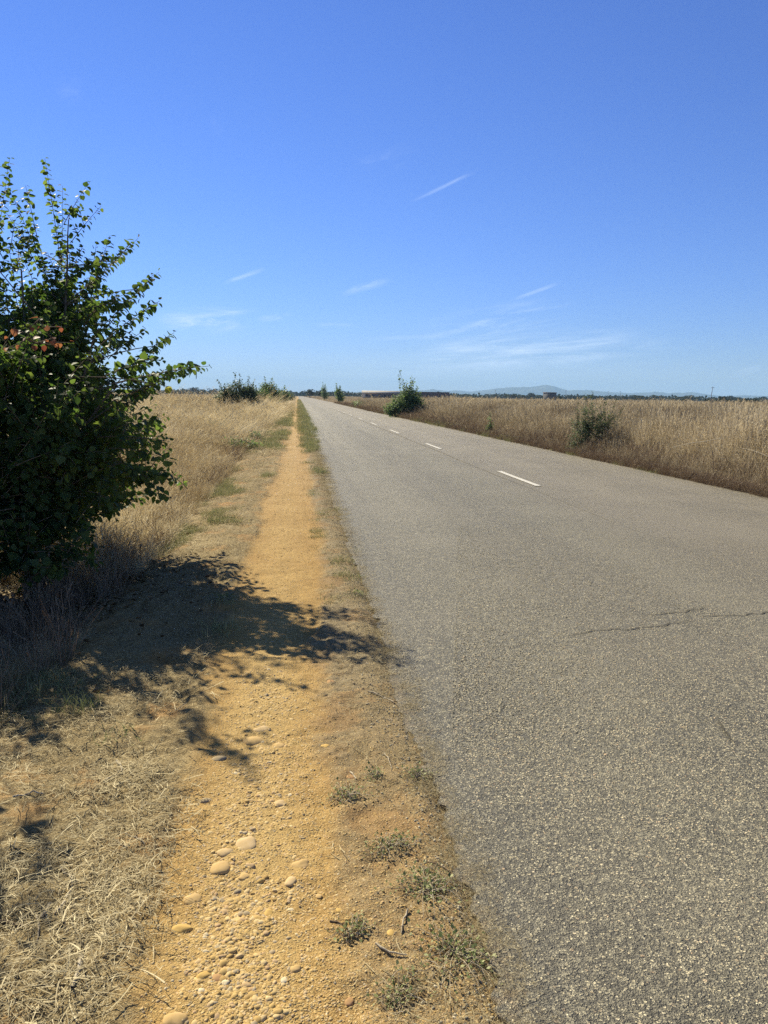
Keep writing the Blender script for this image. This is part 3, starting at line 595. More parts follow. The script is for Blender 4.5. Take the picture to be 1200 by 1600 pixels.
# ---- leaves
def leaves(P_, D, N, size, wdt=.62, fold=.12, droop=.15):
    """P_ base points, D leaf direction, N leaf normal"""
    n_ = len(P_); D = D/np.linalg.norm(D, axis=1)[:,None]; S = np.cross(D, N); S /= np.linalg.norm(S, axis=1)[:,None]+1e-9; N = np.cross(S, D)
    T = np.array([(0,0,0), (-.36,.12,1), (-.5,.42,1), (-.28,.76,.6), (0,1,0), (.28,.76,.6), (.5,.42,1), (.36,.12,1), (0,.42,0)])
    V_ = P_[:,None,:] + size[:,None,None]*(T[None,:,0,None]*wdt*2*.8*S[:,None,:] + (T[None,:,1,None])*D[:,None,:] + (T[None,:,2,None]*fold - droop*T[None,:,1,None]**2)*N[:,None,:])
    tri = np.array([(8,0,1),(8,1,2),(8,2,3),(8,3,4),(8,4,5),(8,5,6),(8,6,7),(8,7,0)])
    Fq = (np.arange(n_)*9)[:,None,None] + tri[None]
    return V_.reshape(-1,3), Fq.reshape(-1,3), 9
def leaves4(P_, D, N, size, wdt=.5):
    n_ = len(P_); D = D/np.linalg.norm(D, axis=1)[:,None]; S = np.cross(D, N); S /= np.linalg.norm(S, axis=1)[:,None]+1e-9
    T = np.array([(0,0),(-.5,.5),(0,1),(.5,.5)]); V_ = P_[:,None,:] + size[:,None,None]*(T[None,:,0,None]*wdt*S[:,None,:] + T[None,:,1,None]*D[:,None,:])
    return V_.reshape(-1,3), ((np.arange(n_)*4)[:,None] + np.arange(4)[None]), 4
def shoot_leaves(pts, gap, lsize, skip=.1, droop=.5, out=.8):
    """leaf bases and directions alternating along a shoot"""
    seg = np.linalg.norm(np.diff(pts, axis=0), axis=1); s = np.concatenate([[0], np.cumsum(seg)]); n_ = max(2, int(s[-1]*(1-skip)/gap)); q = np.linspace(s[-1]*skip, s[-1], n_)
    P_ = np.stack([np.interp(q, s, pts[:,c]) for c in range(3)], -1); T = np.stack([np.interp(q, s[:], np.gradient(pts[:,c])) for c in range(3)], -1); T /= np.linalg.norm(T, axis=1)[:,None]+1e-9
    ph = np.arange(n_)*2.5 + rng.uniform(0, 6); A = np.cross(T, [.3,.2,1.]); A /= np.linalg.norm(A, axis=1)[:,None]+1e-9; B = np.cross(T, A)
    sdv = np.cos(ph)[:,None]*A + np.sin(ph)[:,None]*B
    D = T*.45 + sdv*out + np.array([0,0,-droop]) + rng.normal(0, .22, (n_,3)); P_ = P_ + sdv*.012
    N = np.cross(D, np.cross([0,0,1.], D)) + rng.normal(0, .35, (n_,3)) + T*.3
    sz = lsize*rng.uniform(.65, 1.15, n_)*np.where(np.arange(n_) > n_-3, .7, 1.)
    return P_, D, N, sz
def plant(name, label, cat, base, stems, shoots, lsize, gap, m_leaf_, m_wood=None, group=None, simple=False, extra=None, twig=.004, droop=.5, wdt=.62, trunk='branches'):
    """stems: list of (pts, r0, r1); shoots: list of point arrays carrying leaves"""
    root = empty(name, base); tag(root, label, cat, group); b = np.asarray(base, float)
    wood = [tube(p-b, r0, r1, 6) for p, r0, r1 in stems] + [tube(s-b, twig, twig*.4, 3 if simple else 4) for s in shoots]
    link(trunk, mesh(trunk, *join(wood), smooth=True), root, [m_wood or M_bark])
    PP, DD, NN, SS_ = [np.concatenate(z) for z in zip(*[shoot_leaves(s-b, gap, lsize, droop=droop) for s in shoots])]
    v, f, k = (leaves4 if simple else leaves)(PP, DD, NN, SS_, wdt)
    me = mesh('foliage', v, f); tone = rng.uniform(size=len(PP)); attr(me, 'tone', 'FLOAT', np.repeat(tone, k).astype(np.float32)); link('foliage', me, root, [m_leaf_])
    return root, len(PP)

# ---- the big bush on the left
BB = F3(-3.0, 6.5); BB[2] = gz(BB)-.02
def inlobes(n_, lobes, shell=.45):
    vol = np.array([a*b*c for (_, _, _, a, b, c) in lobes]); pick = rng.choice(len(lobes), n_, p=vol/vol.sum()); out = []; dr = []
    for i in pick:
        l, f, z, a, b, c = lobes[i]; v = rng.normal(size=3); v /= np.linalg.norm(v); r_ = (shell + (1-shell)*rng.uniform())**.6
        out.append(F3(l+v[0]*a*r_, f+v[1]*b*r_, z+v[2]*c*r_)); dr.append(F3(v[0], v[1], v[2]) )
    return np.array(out), np.array(dr)
lobes = [(-3.05,6.4,1.05,1.1,1.0,.95), (-3.5,7.3,1.9,.95,.9,.65), (-2.5,6.2,1.15,.6,.7,.6), (-3.0,6.9,1.75,.65,.7,.55), (-4.2,6.6,1.4,1.,1.,1.3), (-2.75,6.0,.62,.6,.5,.5), (-3.1,7.6,1.1,1.0,.9,1.0),
 (-3.1,5.75,.7,.9,.45,.62), (-4.0,5.6,1.3,.9,.8,1.15), (-2.65,5.4,.40,.75,.42,.38), (-3.2,5.1,.6,.8,.45,.5), (-3.5,8.0,2.15,.75,.7,.6), (-3.0,5.95,1.75,.6,.5,.6), (-3.8,5.9,2.0,.7,.7,.8), (-2.6,5.7,1.2,.5,.4,.5)]
ends, dirs = inlobes(2700, lobes, .2)
shoots = []
for e, dv in zip(ends, dirs):
    if e[2] < .3: continue
    L = rng.uniform(.22, .5); dd = dv + np.array([0,0,.45]) + rng.normal(0,.35,3); dd /= np.linalg.norm(dd); shoots.append(bez(e-dd*L, e, rng.uniform(-.02,.06), 6, rng.normal(0,.08)))
hand = [((185,598),(326,572),6.1,6.1,.03), ((200,575),(272,520),6.6,6.5,.04), ((150,545),(250,470),6.9,6.9,.05), ((150,520),(248,425),7.2,7.2,.02), ((120,460),(216,372),7.4,7.3,-.02),
 ((95,640),(98,290),8.3,8.5,.0), ((96,420),(70,248),8.4,8.5,.05), ((100,350),(140,285),8.4,8.4,.04), ((110,380),(158,322),8.2,8.2,.03), ((80,450),(12,290),8.3,8.4,.05), ((60,420),(8,330),8.2,8.2,.05),
 ((-20,470),(15,246),8.0,8.2,-.03), ((140,470),(172,368),7.8,7.8,.03), ((90,500),(205,470),7.2,7.,.06), ((60,480),(150,405),7.8,7.8,.03), ((160,590),(240,560),6.4,6.3,.03), ((190,640),(262,588),6.3,6.2,.05),
 ((170,630),(245,600),6.2,6.1,.02), ((180,690),(265,690),6.,5.9,.05), ((190,740),(285,746),6.,5.9,.06), ((180,720),(262,778),6.,5.9,.08), ((170,700),(272,722),6.,5.95,.05), ((150,770),(185,800),6.,5.9,.06),
 ((150,680),(250,655),6.2,6.1,.05), ((120,860),(148,885),5.8,5.7,.03), ((130,830),(155,860),5.8,5.7,.02), ((60,700),(110,600),5.7,5.6,.03), ((20,600),(60,500),5.8,5.8,.03), ((100,600),(180,520),6.,5.9,.05),
 ((170,560),(228,515),6.9,6.9,.04), ((60,380),(40,290),8.3,8.3,.0), ((110,430),(190,400),7.8,7.7,.04), ((180,600),(300,575),6.3,6.3,.03), ((40,470),(100,420),8.,8.,.03), ((-30,330),(-5,260),8.,8.,.0), ((20,520),(90,470),7.6,7.6,.03), ((130,500),(215,450),7.2,7.2,.04),
 ((-50,420),(-62,250),6.5,6.35,0.), ((-150,560),(-225,450),4.6,4.0,.02), ((-190,600),(-290,470),4.4,3.6,.02)]
hand += [((a[0]+6, a[1]+5), (b[0]-10, b[1]+6), d0+.9, d1+.9, sg) for a, b, d0, d1, sg in hand[:5]+hand[13:21]]
for a, b, d0, d1, sg in hand:
    s0, s1 = at(*a, d0), at(*b, d1); main = bez(s0, s1, sg, 10, rng.normal(0,.03)); shoots.append(main)
    L = np.linalg.norm(s1-s0)
    for q in range(int(L*5)):
        t_ = rng.uniform(.1, .82); c = main[int(t_*9)]; dd = (s1-s0)/L + rng.normal(0,.75,3) + np.array([0,0,.15]); dd /= np.linalg.norm(dd); l_ = rng.uniform(.12,.30)*(1.15-t_); shoots.append(bez(c, c+dd*l_, .01, 5))
top_l = [(-3.35,8.0,2.65,.7,.5,.5), (-4.2,8.0,3.0,.7,.6,.6), (-2.85,7.3,2.15,.5,.4,.35), (-3.0,7.7,2.4,.4,.4,.4)]
ends, dirs = inlobes(170, top_l, .1)
for e, dv in zip(ends, dirs):
    L = rng.uniform(.25,.5); dd = dv*.7 + np.array([.1,0,.8]) + rng.normal(0,.3,3); dd /= np.linalg.norm(dd); shoots.append(bez(e-dd*L, e, .03, 6, rng.normal(0,.06)))
stems = []
for tgt in [(-3.0,6.9,2.1), (-2.4,6.2,1.3), (-3.5,7.6,2.7), (-2.5,6.7,2.0), (-3.9,6.8,1.8), (-3.2,5.9,1.2), (-2.5,6.0,.8), (-3.2,8.0,3.1), (-4.0,7.6,2.8), (-3.8,5.6,1.8)]:
    e = F3(*tgt); b0 = BB + np.array([rng.normal(0,.12), rng.normal(0,.12), 0]); stems.append((bez(b0, e, .25, 9, rng.normal(0,.1)), .024, .007))
allstem = np.concatenate([s[0] for s in stems])
for s in shoots[::5]:
    d_ = np.linalg.norm(allstem-s[0], axis=1); j = int(np.argmin(d_ + (allstem[:,2] > s[0][2])*.6)); stems.append((bez(allstem[j], s[0], .05, 5), .006, .0035))
bush, nl = plant('bush', 'large dark green leafy bush at the left edge shading the path', 'bush', BB, stems, shoots, .065, .021, M_leaf, droop=.5)
print('bush leaves', nl)
b = BB
rs = []
for i in range(9):
    c = at(rng.uniform(20, 85), rng.uniform(495, 560), 5.25); dd = rng.normal(size=3); dd /= np.linalg.norm(dd); rs.append(bez(c, c+dd*.16, .0, 5))
PP, DD, NN, SS_ = [np.concatenate(z) for z in zip(*[shoot_leaves(s-b, .04, .055) for s in rs])]
v, f, k_ = leaves(PP, DD, NN, SS_); me = mesh('red_leaves', v, f); attr(me, 'tone', 'FLOAT', np.repeat(rng.uniform(size=len(PP)), k_).astype(np.float32))
o = link('red_leaves', me, bush, [M_leaf_red]); o['label'] = 'cluster of withered reddish leaves'
tw = [tube(bez(at(100,590,6.2), at(262,604,6.0), .06, 9)-b, .006, .002, 5), ]
for tv in tw + [tube(bez(at(205,592,6.), at(252,612,6.), .02, 6)-b, .003, .0015, 4), tube(bez(at(225,600,6.), at(240,580,6.), .0, 4)-b, .003, .0015, 4)]: link('bare_twig', mesh('bare_twig', *tv), bush, [M_bark])
link('red_shoots', mesh('red_shoots', *join([tube(s-b, .004, .002, 4) for s in rs])), bush, [M_bark])
P1 = np.array([at(263,603,6.)-b, at(262,606,6.)-b]); v, f, k_ = leaves(P1, np.array([[.1,0,-1.],[-.2,.1,-1.]]), np.array([[0,-1.,0],[.3,-1,0]]), np.array([.06,.045]))
me = mesh('yellow_leaf', v, f); attr(me, 'tone', 'FLOAT', np.ones(len(v), np.float32)); link('yellow_leaf', me, bush, [mat('yellow_leaf', m_leaf, top=((.3,.3,.06),(.4,.38,.08)), tr_=((.5,.5,.1),(.6,.6,.1)))])

cv = []
for q in range(4):
    v_, f_, k_ = leaves(np.zeros((1,3)), np.array([[1.,0,0]]), np.array([[0,0,1.]]), np.array([1.]), .6, .3+.1*q, -.25); cv.append((v_, f_, np.full(len(v_), .5), np.ones(len(v_))))
n_ = 2600; a_ = rng.uniform(0, 6.28, n_); r_ = np.abs(rng.normal(0,.85,n_)); x = -2.15+r_*np.cos(a_)*.9; y = 6.0+r_*np.sin(a_)*1.3; k = (x < -.7)  # brown leaf scatter added to darken the shaded ground under the bush
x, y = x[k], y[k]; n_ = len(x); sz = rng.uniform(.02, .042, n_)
M_shade_leaf = mat('shade_leaf', m_blade, stops=[(0., (.10,.065,.035)), (.5, (.20,.13,.065)), (1., (.36,.26,.14))], trans=.1, spread=.0)
o = scatter('shade_leaves', cv, np.stack([x, y, height(x,y)+rng.uniform(.003,.03,n_)], -1), np.stack([rng.normal(0,.2,n_), rng.normal(0,.2,n_), rng.uniform(0,6.28,n_)], -1), np.stack([sz]*3, -1), rng.uniform(size=n_)**1.4, rng.integers(0, 4, n_), M_shade_leaf)
tag(o, 'dead brown leaves beneath the big bush, added to deepen its shade', kind='stuff')

# ---- roadside shrubs
def shrub(name, label, cat, base, lobes_, n_, lsize, gap, L0, m_, up=.6, group=None, talls=(), shell=.3, simple=True, twig=.006, wdt=.6, trunk='branches', r0=.03):
    """lobes_: (dx, dy, z, rx, ry, rz) around the base"""
    base = np.array([base[0], base[1], gz(base)-.03]); vol = np.array([l[3]*l[4]*l[5] for l in lobes_]); pick = rng.choice(len(lobes_), int(n_*1.7), p=vol/vol.sum()); sh = []; lsize = lsize*1.3; wdt = .9; twig = twig*.7
    for i in pick:
        l = lobes_[i]; v = rng.normal(size=3); v /= np.linalg.norm(v); r_ = (shell+(1-shell)*rng.uniform())**.6; e = base + np.array(l[:3]) + v*np.array(l[3:])*r_
        if e[2] < base[2]+.05: continue
        dd = v + np.array([0,0,up]) + rng.normal(0,.3,3); dd /= np.linalg.norm(dd); L = L0*rng.uniform(.6,1.3); s0 = e-dd*L; s0[2] = max(s0[2], base[2]+.02); sh.append(bez(s0, e, .02*L0, 5, rng.normal(0,.06)))
    stems_ = []
    for l in lobes_:
        for q in range(3): stems_.append((bez(base+np.array([rng.normal(0,.05), rng.normal(0,.05), 0]), base+np.array(l[:3])+rng.normal(0,.2,3)*np.array(l[3:]), .1*l[2], 6, rng.normal(0,.08)), r0, r0*.35))
    for (dx, dy, z0, z1) in talls:
        s_ = bez(base+np.array([dx*.7, dy, z0]), base+np.array([dx, dy, z1]), 0., 8, .03); sh.append(s_)
        for q in range(16):
            t_ = rng.uniform(.25,.98); c = s_[min(7, int(t_*8))]; dd = np.array([0,0,.7])+rng.normal(0,.6,3); dd /= np.linalg.norm(dd); sh.append(bez(c, c+dd*L0*rng.uniform(.3,.6)*(1.3-t_), .0, 4))
        stems_.append((bez(base, s_[0], 0, 5), r0*.5, r0*.3))
    st = np.concatenate([s[0] for s in stems_])
    for s in sh[::3]: j = int(np.argmin(np.linalg.norm(st-s[0], axis=1))); stems_.append((bez(st[j], s[0], .0, 4), r0*.25, r0*.15))
    return plant(name, label, cat, base, stems_, sh, lsize, gap, m_, group=group, simple=simple, twig=twig, droop=.15, wdt=wdt, trunk=trunk)[0]
G1 = 'green shrubs along the right road edge'
shrub('shrub', 'tall light green shrub with two pointed tops on the right road edge', 'shrub', (7.95, 57.5), [(0,0,1.0,1.55,1.1,1.05), (.35,0,1.7,.85,.7,.95), (-.85,0,.65,.9,.7,.6), (.95,.1,1.1,.7,.6,.85)], 520, .14, .085, .5, M_shrub,
      talls=((-.45,0,1.3,3.45), (-.15,0,1.3,2.75), (.15,.1,1.4,2.7), (.5,0,1.5,3.1), (.65,0,1.5,2.95), (.95,0,1.1,2.2), (1.2,0,.9,1.9)), group=G1, r0=.035)
shrub('shrub', 'dark small-leaved thorny shrub standing in the tall dry grass nearest the road', 'shrub', (8.2, 21.2), [(0,0,1.0,.66,.5,.76), (.5,.1,1.0,.6,.4,.5), (-.2,0,.5,.5,.4,.45)], 300, .042, .035, .30, M_shrubdark,
      talls=((-.35,0,.8,1.65), (.1,0,.9,1.85), (1.05,0,.9,1.5), (.5,0,.9,1.65), (-.1,0,.9,1.85), (.8,0,.9,1.7)), group=G1, shell=.0, twig=.004, r0=.018)
shrub('shrub', 'small green sapling low at the road edge between the pale shrub and the dark one', 'shrub', (7.95, 31.5), [(0,0,.35,.22,.2,.32)], 45, .08, .06, .25, M_shrub, group=G1, talls=((0,0,.2,.95),))
G2 = 'small trees far down the right side of the road'
for (x_, y_, h_, lab) in ((8.7, 258, 5.2, 'left one of the two small trees far along the right road edge'), (8.8, 168, 3.7, 'right one of the two small far trees on the right, with a pointed top')):
    shrub('tree', lab, 'tree', (x_, y_), [(0,0,h_*.55,h_*.28,h_*.3,h_*.38), (-.3,0,h_*.7,h_*.2,h_*.2,h_*.25), (.5,0,h_*.35,h_*.28,h_*.28,h_*.3)], 260, .30, .2, .7, M_shrub,
          talls=((-.5,0,h_*.6,h_*1.12),(.3,0,h_*.6,h_*1.02)), group=G2, trunk='trunk', r0=.06)
shrub('shrub', 'low bushy growth at the foot of the two small far trees', 'shrub', (8.7, 100), [(0,0,.6,1.6,2,.5), (-.3,6,.6,1.2,3,.5)], 150, .25, .2, .5, M_shrub, group=G1)
G3 = 'bushes along the left side of the path'
shrub('shrub', 'wide rounded dark bush rising from the left field', 'shrub', (-4.7, 62), [(0,0,1.6,1.5,1.2,1.1), (-.95,0,1.3,.95,.9,1.0), (1.0,0,1.4,.95,.9,1.0)], 620, .14, .085, .55, M_shrubdark, talls=((-1.5,0,1.2,2.55),(-.2,0,1.8,3.1),(.2,0,1.8,3.0),(.9,0,1.5,2.85),(1.3,0,1.3,2.6)), group=G3, r0=.035, up=.9)
shrub('shrub', 'low yellowish green bush between the wide dark bush and the tall one by the path', 'shrub', (-5.2, 88), [(0,0,1.3,1.8,1.3,1.0), (1.3,0,1.4,1.2,1,1.0)], 380, .17, .11, .5, M_shrub, talls=((-.6,0,1.,2.5),(.3,0,1.,2.4)), group=G3, r0=.03, up=.8)
shrub('shrub', 'tall green bush leaning over the left path edge', 'shrub', (-3.2, 92), [(0,0,1.6,1.5,1.3,1.5), (.4,0,1.0,1.1,.9,.9), (-.6,0,2.2,.9,.8,.9)], 520, .19, .13, .55, M_shrub, talls=((-.7,0,2.,3.7),(.2,0,2.,3.5)), group=G3, r0=.04)
shrub('shrub', 'rounded bush at the far end of the row left of the path', 'shrub', (-2.7, 150), [(0,0,1.5,1.5,1.5,1.4)], 260, .3, .2, .6, M_shrub, talls=((.2,0,2.,3.4),), group=G3, r0=.04)
shrub('shrub', 'last dark bush beside the vanishing end of the path', 'shrub', (-2.2, 230), [(0,0,1.2,1.6,2,1.5)], 160, .4, .3, .7, M_shrubdark, group=G3, r0=.04)
G4 = 'low green weeds in the left dry grass'
for (u, v, r_, lab) in ((330,668,.7,'spreading green weed in the dry grass left of the path, the upper one'), (375,688,.7,'spreading green weed in the dry grass nearer the path'), (398,676,.35,'small green weed on the ditch edge'), (245,640,.9,'pale green weed behind the big bush')):
    p = gat(u, v, .25); shrub('weed', lab, 'weed', p, [(0,0,.28,r_,r_,.22)], int(90*r_)+30, .06, .045, .25, M_shrub, group=G4, r0=.01, twig=.004)

# ---- low weeds near the camera
def creeping(u, v, r_, lab, m_=None, tallg=False, n_=None):
    p = gat(u, v); r_ *= 1. if tallg else 1.4; root = empty('weed', (p[0], p[1], gz(p))); tag(root, lab, 'weed', 'low green weeds near the camera')
    n_ = n_ or int(12+190*r_); st = []; P_, D, N, S_ = [], [], [], []
    if tallg:
        v_, f_, t_, u_ = blades(90, r_, .12, .5, .6, .5, .0035, 4); v_[:,2] -= .01; me = mesh('blades', v_, f_); attr(me, 'tone', 'FLOAT', t_.astype(np.float32)); link('blades', me, root, [M_green]); return
    for i in range(n_):
        a = rng.uniform(0, 6.28); c = np.array([rng.normal(0,.012), rng.normal(0,.012), 0]) + (np.array([math.cos(a*3), math.sin(a*3), 0])*r_*.45*rng.uniform() if i % 2 else 0); l_ = r_*rng.uniform(.3, 1.0)*(.6 if i % 2 else 1); e = c + np.array([math.cos(a)*l_, math.sin(a)*l_*.9, 0])
        s_ = bez(c, e, .0, 7, rng.normal(0,.12))
        for t_ in range(7): s_[t_][2] = gz(p+s_[t_])-gz(p) + .003 + .022*math.sin(t_/6*3.1)*rng.uniform(.2,1)
        st.append(tube(s_, .0013, .0007, 3)); q = list(shoot_leaves(s_, .0095, .0135, skip=.12, droop=-.12, out=1.1)); q[2] = q[2]*.35 + np.array([0,0,.8]); k2 = rng.uniform(size=len(q[0])) < .8
        if k2.sum() < 1: continue
        P_.append(q[0][k2]); D.append(q[1][k2]); N.append(q[2][k2]); S_.append(q[3][k2])
    link('stems', mesh('stems', *join(st + [(thatch[4][0]*r_*6, thatch[4][1])])), root, [M_stick]); PP = np.concatenate(P_)
    v_, f_, k = leaves4(PP, np.concatenate(D), np.concatenate(N), np.concatenate(S_), .7); me = mesh('foliage', v_, f_); attr(me, 'tone', 'FLOAT', np.repeat(rng.uniform(size=len(PP)), k).astype(np.float32)); link('foliage', me, root, [M_weed])
for a in ((540,1243,.10,'bright green weed right of the gravel, halfway down the verge'), (600,1322,.09,'weed mixed with dry stems below the bright green one'), (668,1392,.13,'dark creeping weed against the broken road edge'),
          (705,1487,.15,'largest creeping weed beside the asphalt near the bottom'), (552,1455,.07,'small weed left of the upright yellow pebble'), (655,1215,.07,'sparse weed by the road edge above the others'), (585,1215,.05,'tiny weed left of the sparse one'),
          (620,1560,.07,'low weed near the bottom edge of the verge'), (560,930,.12,'grey green weed beside the road past the bush shadow'), (350,935,.14,'green weed in the bush shadow at the path edge')):
    creeping(*a)
creeping(122, 1115, .10, 'bright green grass tuft at the edge of the bush shade', tallg=True)
creeping(372, 752, .28, 'clump of dark green reedy grass on the straw left of the path', tallg=True)

# ---- fallen dry stalk in the right grass
for a, b_, d_, lab in (((1158,700),(1206,716),12.4,'long pale broken stalk leaning in the grass at the right border'), ((1050,700),(1100,690),13.6,'fainter pale stalk lying across the right grass')):
    p, q = at(*a, d_), at(*b_, d_-.5); bs = p.copy(); pts = bez(p, q, .04, 7); foot = q + (q-p)/np.linalg.norm(q-p)*.3; o = link('stalk', mesh('stalk', *tube(np.concatenate([[foot], pts[::-1]])-foot, .007, .004, 5)), None, [M_stick]); o.location = foot; tag(o, lab, 'stalk')

# ------------------------------------------------------------------ far things
def boxm(x0, x1, y0, y1, z0, z1):
    v = np.array([(x,y,z) for z in (z0,z1) for y in (y0,y1) for x in (x0,x1)], float); return v, np.array([(0,1,3,2)[::-1],(4,5,7,6),(0,1,5,4),(2,3,7,6)[::-1],(0,2,6,4)[::-1],(1,3,7,5)])
M_wall = mat('farm_wall', m_simple, a=(.12,.085,.08), b=(.18,.13,.12), scale=.6, bmp=.1)
M_wall2 = mat('shed_wall', m_simple, a=(.11,.075,.07), b=(.16,.11,.10), scale=.4, bmp=.1)
M_pale = mat('pale_render', m_simple, a=(.48,.43,.35), b=(.58,.53,.44), scale=.8, bmp=.1)
M_roof = mat('pale_sheet_roof', m_simple, a=(.40,.36,.31), b=(.50,.46,.40), scale=.5, bmp=.1)
M_dkgl = mat('dark_opening', m_simple, a=(.02,.02,.022), b=(.04,.04,.04), scale=1.)
M_block = mat('grey_blockwork', m_simple, a=(.075,.078,.085), b=(.11,.11,.115), scale=1.2, bmp=.1)
def far_xy(u, d): p = at(u, 618, d); return p[0], p[1]
DB = 430.
(xa, ya), (xb, yb), (xc, yc) = far_xy(566, DB), far_xy(648, DB), far_xy(702, DB+6)
def house(name, label, x0, y0, x1, y1, dep, h, hr, wallm, roofm, nwin, endm=None, cat='building', flat=False):
    ang = math.atan2(y1-y0, x1-x0); L = math.hypot(x1-x0, y1-y0); root = empty(name, (x0, y0, -.05), ang); tag(root, label, cat)
    link('wall', mesh('wall', *boxm(0, L, 0, dep, 0, h)), root, [wallm])
    e_ = .4
    if flat: v, f = boxm(-.2, L+.2, -.2, dep+.2, h+.003, h+.25)
    else:
        v = np.array([(-e_,-e_,h),( L+e_,-e_,h),(L+e_,dep/2,h+hr),(-e_,dep/2,h+hr),(-e_,dep+e_,h),(L+e_,dep+e_,h),(-e_,-e_,h+.15),(L+e_,-e_,h+.15),(L+e_,dep/2,h+hr+.15),(-e_,dep/2,h+hr+.15),(-e_,dep+e_,h+.15),(L+e_,dep+e_,h+.15)])
        f = [(6,7,8,9),(9,8,11,10),(0,1,7,6),(4,10,11,5),(0,6,9,3),(3,9,10,4),(1,2,8,7),(2,5,11,8),(0,3,2,1),(3,4,5,2)]
    link('roof', mesh('roof', v, f), root, [roofm])
    if endm: link('end_wall', mesh('end_wall', *boxm(-.12, 1.8, -.12, dep+.1, 0, h-.02)), root, [endm])
    for i in range(nwin):
        x_ = L*(i+.7)/(nwin+.4); wo = link('window', mesh('window', *boxm(x_-.5, x_+.5, -.05, .2, h*.45, h*.8)), root, [M_dkgl])
    link('door', mesh('door', *boxm(L*.5-.6, L*.5+.6, -.06, .2, .0, 2.1)), root, [M_dkgl])
    return root
house('farm_shed', 'long low farm shed with pale roof and pale left end wall on the horizon', xa, ya, xb, yb, 9, 3.2, 1.2, M_wall, M_roof, 8, M_pale)
house('farm_shed', 'dark flat continuation shed right of the pale-roofed one, behind the tall shrub', xb+1.5, yb+.5, xc, yc, 9, 4.0, 0., M_wall2, mat('dark_roof', m_simple, a=(.10,.085,.08), b=(.15,.12,.11), scale=.5), 5, flat=True)
(xd, yd), (xe, ye) = far_xy(848.5, 440), far_xy(863, 436)
hut = empty('blockhouse', (xd, yd, -.05), math.atan2(ye-yd, xe-xd)-.25); tag(hut, 'small square grey block hut standing alone in the right field', 'hut'); LW = math.hypot(xe-xd, ye-yd)*.98
link('wall', mesh('wall', *boxm(0, LW, 0, LW*.8, 0, 4.7)), hut, [M_block]); link('roof', mesh('roof', *boxm(-.15, LW+.15, -.15, LW*.8+.15, 4.703, 5.0)), hut, [M_wall])
link('door', mesh('door', *boxm(LW*.6, LW*.6+1, -.05, .1, .0, 2.0)), hut, [M_dkgl])
# poles
def pole(u, d, h, lean, r_, lab, group=None):
    x_, y_ = far_xy(u, d); o = link('utility_pole', mesh('utility_pole', *tube(np.array([(0,0,-.3),(lean*.5,0,h*.5),(lean,0,h)]), r_, r_*.6, 8)), None, [M_wall]); o.location = (x_, y_, 0)
    tag(o, lab, 'pole', group); ca = link('crossarm', mesh('crossarm', *boxm(-r_*5+lean, r_*5+lean, -r_*.5, r_*.5, h*.93, h*.93+r_)), o, [M_wall])
pole(1110, 300, 6.9, .75, .13, 'slim leaning pole standing up from the shrubs far right')
for u, lab in ((774, 'thin distant pole left of the block hut'), (884, 'thin distant pole just right of the block hut'), (950, 'thin distant pole between the hut and the leaning pole'), (969, 'faintest distant pole, right of its neighbour')):
    pole(u, 900, 11, 0, .2, lab, 'distant poles on the horizon')
# trees on the plain
def tree_meshes(seed, simple=400):
    r_ = np.random.default_rng(seed); nl_ = 6; C_ = np.column_stack([r_.normal(0,.28,nl_), r_.normal(0,.28,nl_), r_.uniform(.42,.72,nl_)]); R_ = r_.uniform(.2,.34,nl_)
    i = r_.integers(0, nl_, simple); v = r_.normal(size=(simple,3)); v /= np.linalg.norm(v,axis=1)[:,None]; P_ = C_[i] + v*(R_[i]*r_.uniform(.55,1.05,simple))[:,None]*np.array([1.15,1.15,.8]); P_[:,2] = np.maximum(P_[:,2], .12)
    D = v + r_.normal(0,.6,(simple,3)); N = r_.normal(size=(simple,3)); vv, ff, k = leaves4(P_, D, N, r_.uniform(.07,.15,simple), .8); me = mesh('crown', vv, ff); attr(me, 'tone', 'FLOAT', np.repeat(r_.uniform(size=simple), k).astype(np.float32)); me.materials.append(M_far)
    wood = [tube(bez((0,0,-.03), (r_.normal(0,.03), 0, .5), 0, 4), .045, .03, 6)] + [tube(bez((0,0,.25), c, .02, 4), .02, .01, 4) for c in C_]
    mt = mesh('trunk', *join(wood)); mt.materials.append(M_bark); return me, mt
TM = [tree_meshes(300+i) for i in range(6)]
def ftree(x_, y_, h_, wid, lab, group, k=None, full=True):
    cm, tm = TM[k if k is not None else random.randrange(6)]
    root = empty('oak_tree', (x_, y_, gz((x_, y_))), random.uniform(0, 6.28)); root.scale = (wid, wid, h_); tag(root, lab, 'tree', group)
    for nm, m_ in (('crown', cm), ('trunk', tm)):
        if nm == 'trunk' and not full: continue
        o = bpy.data.objects.new(nm, m_); COL.objects.link(o); o.parent = root
for (u, d, h_, w_, lab) in [(1118,290,2.3,3.6,'dark low oak at the foot of the leaning pole'), (1135,300,3.1,4.0,'tallest dark oak just right of the leaning pole'), (1108,285,1.7,2.4,'low scrub oak under the leaning pole'), (1152,310,1.7,3.6,'flat scrub oak right of the tallest one'),
     (1168,305,2.3,4.4,'dark oak second from the right border'), (1182,315,2.1,4.4,'dark oak next to the right border'), (1196,310,2.0,4.0,'dark oak cut by the right border'), (1212,312,2.3,4.0,'dark oak just outside the right border'),
     (1067,330,1.9,2.8,'small round bush alone left of the leaning pole'), (984,350,1.9,3.0,'small round bush alone beyond the dark thorny shrub'), (904,420,1.6,4.2,'low bush right of the block hut'), (812,430,.9,3.6,'tiny low bush left of the block hut'),
     (872,470,3.2,4.4,'oak right beside the block hut'), (505,330,3.4,4.4,'dark oak where the road meets the horizon'), (484,420,4.6,6,'dark round oak standing right of the road end')]:
    x_, y_ = far_xy(u, d); ftree(x_, y_, h_*1.15, w_, lab, 'oaks scattered over the plain')
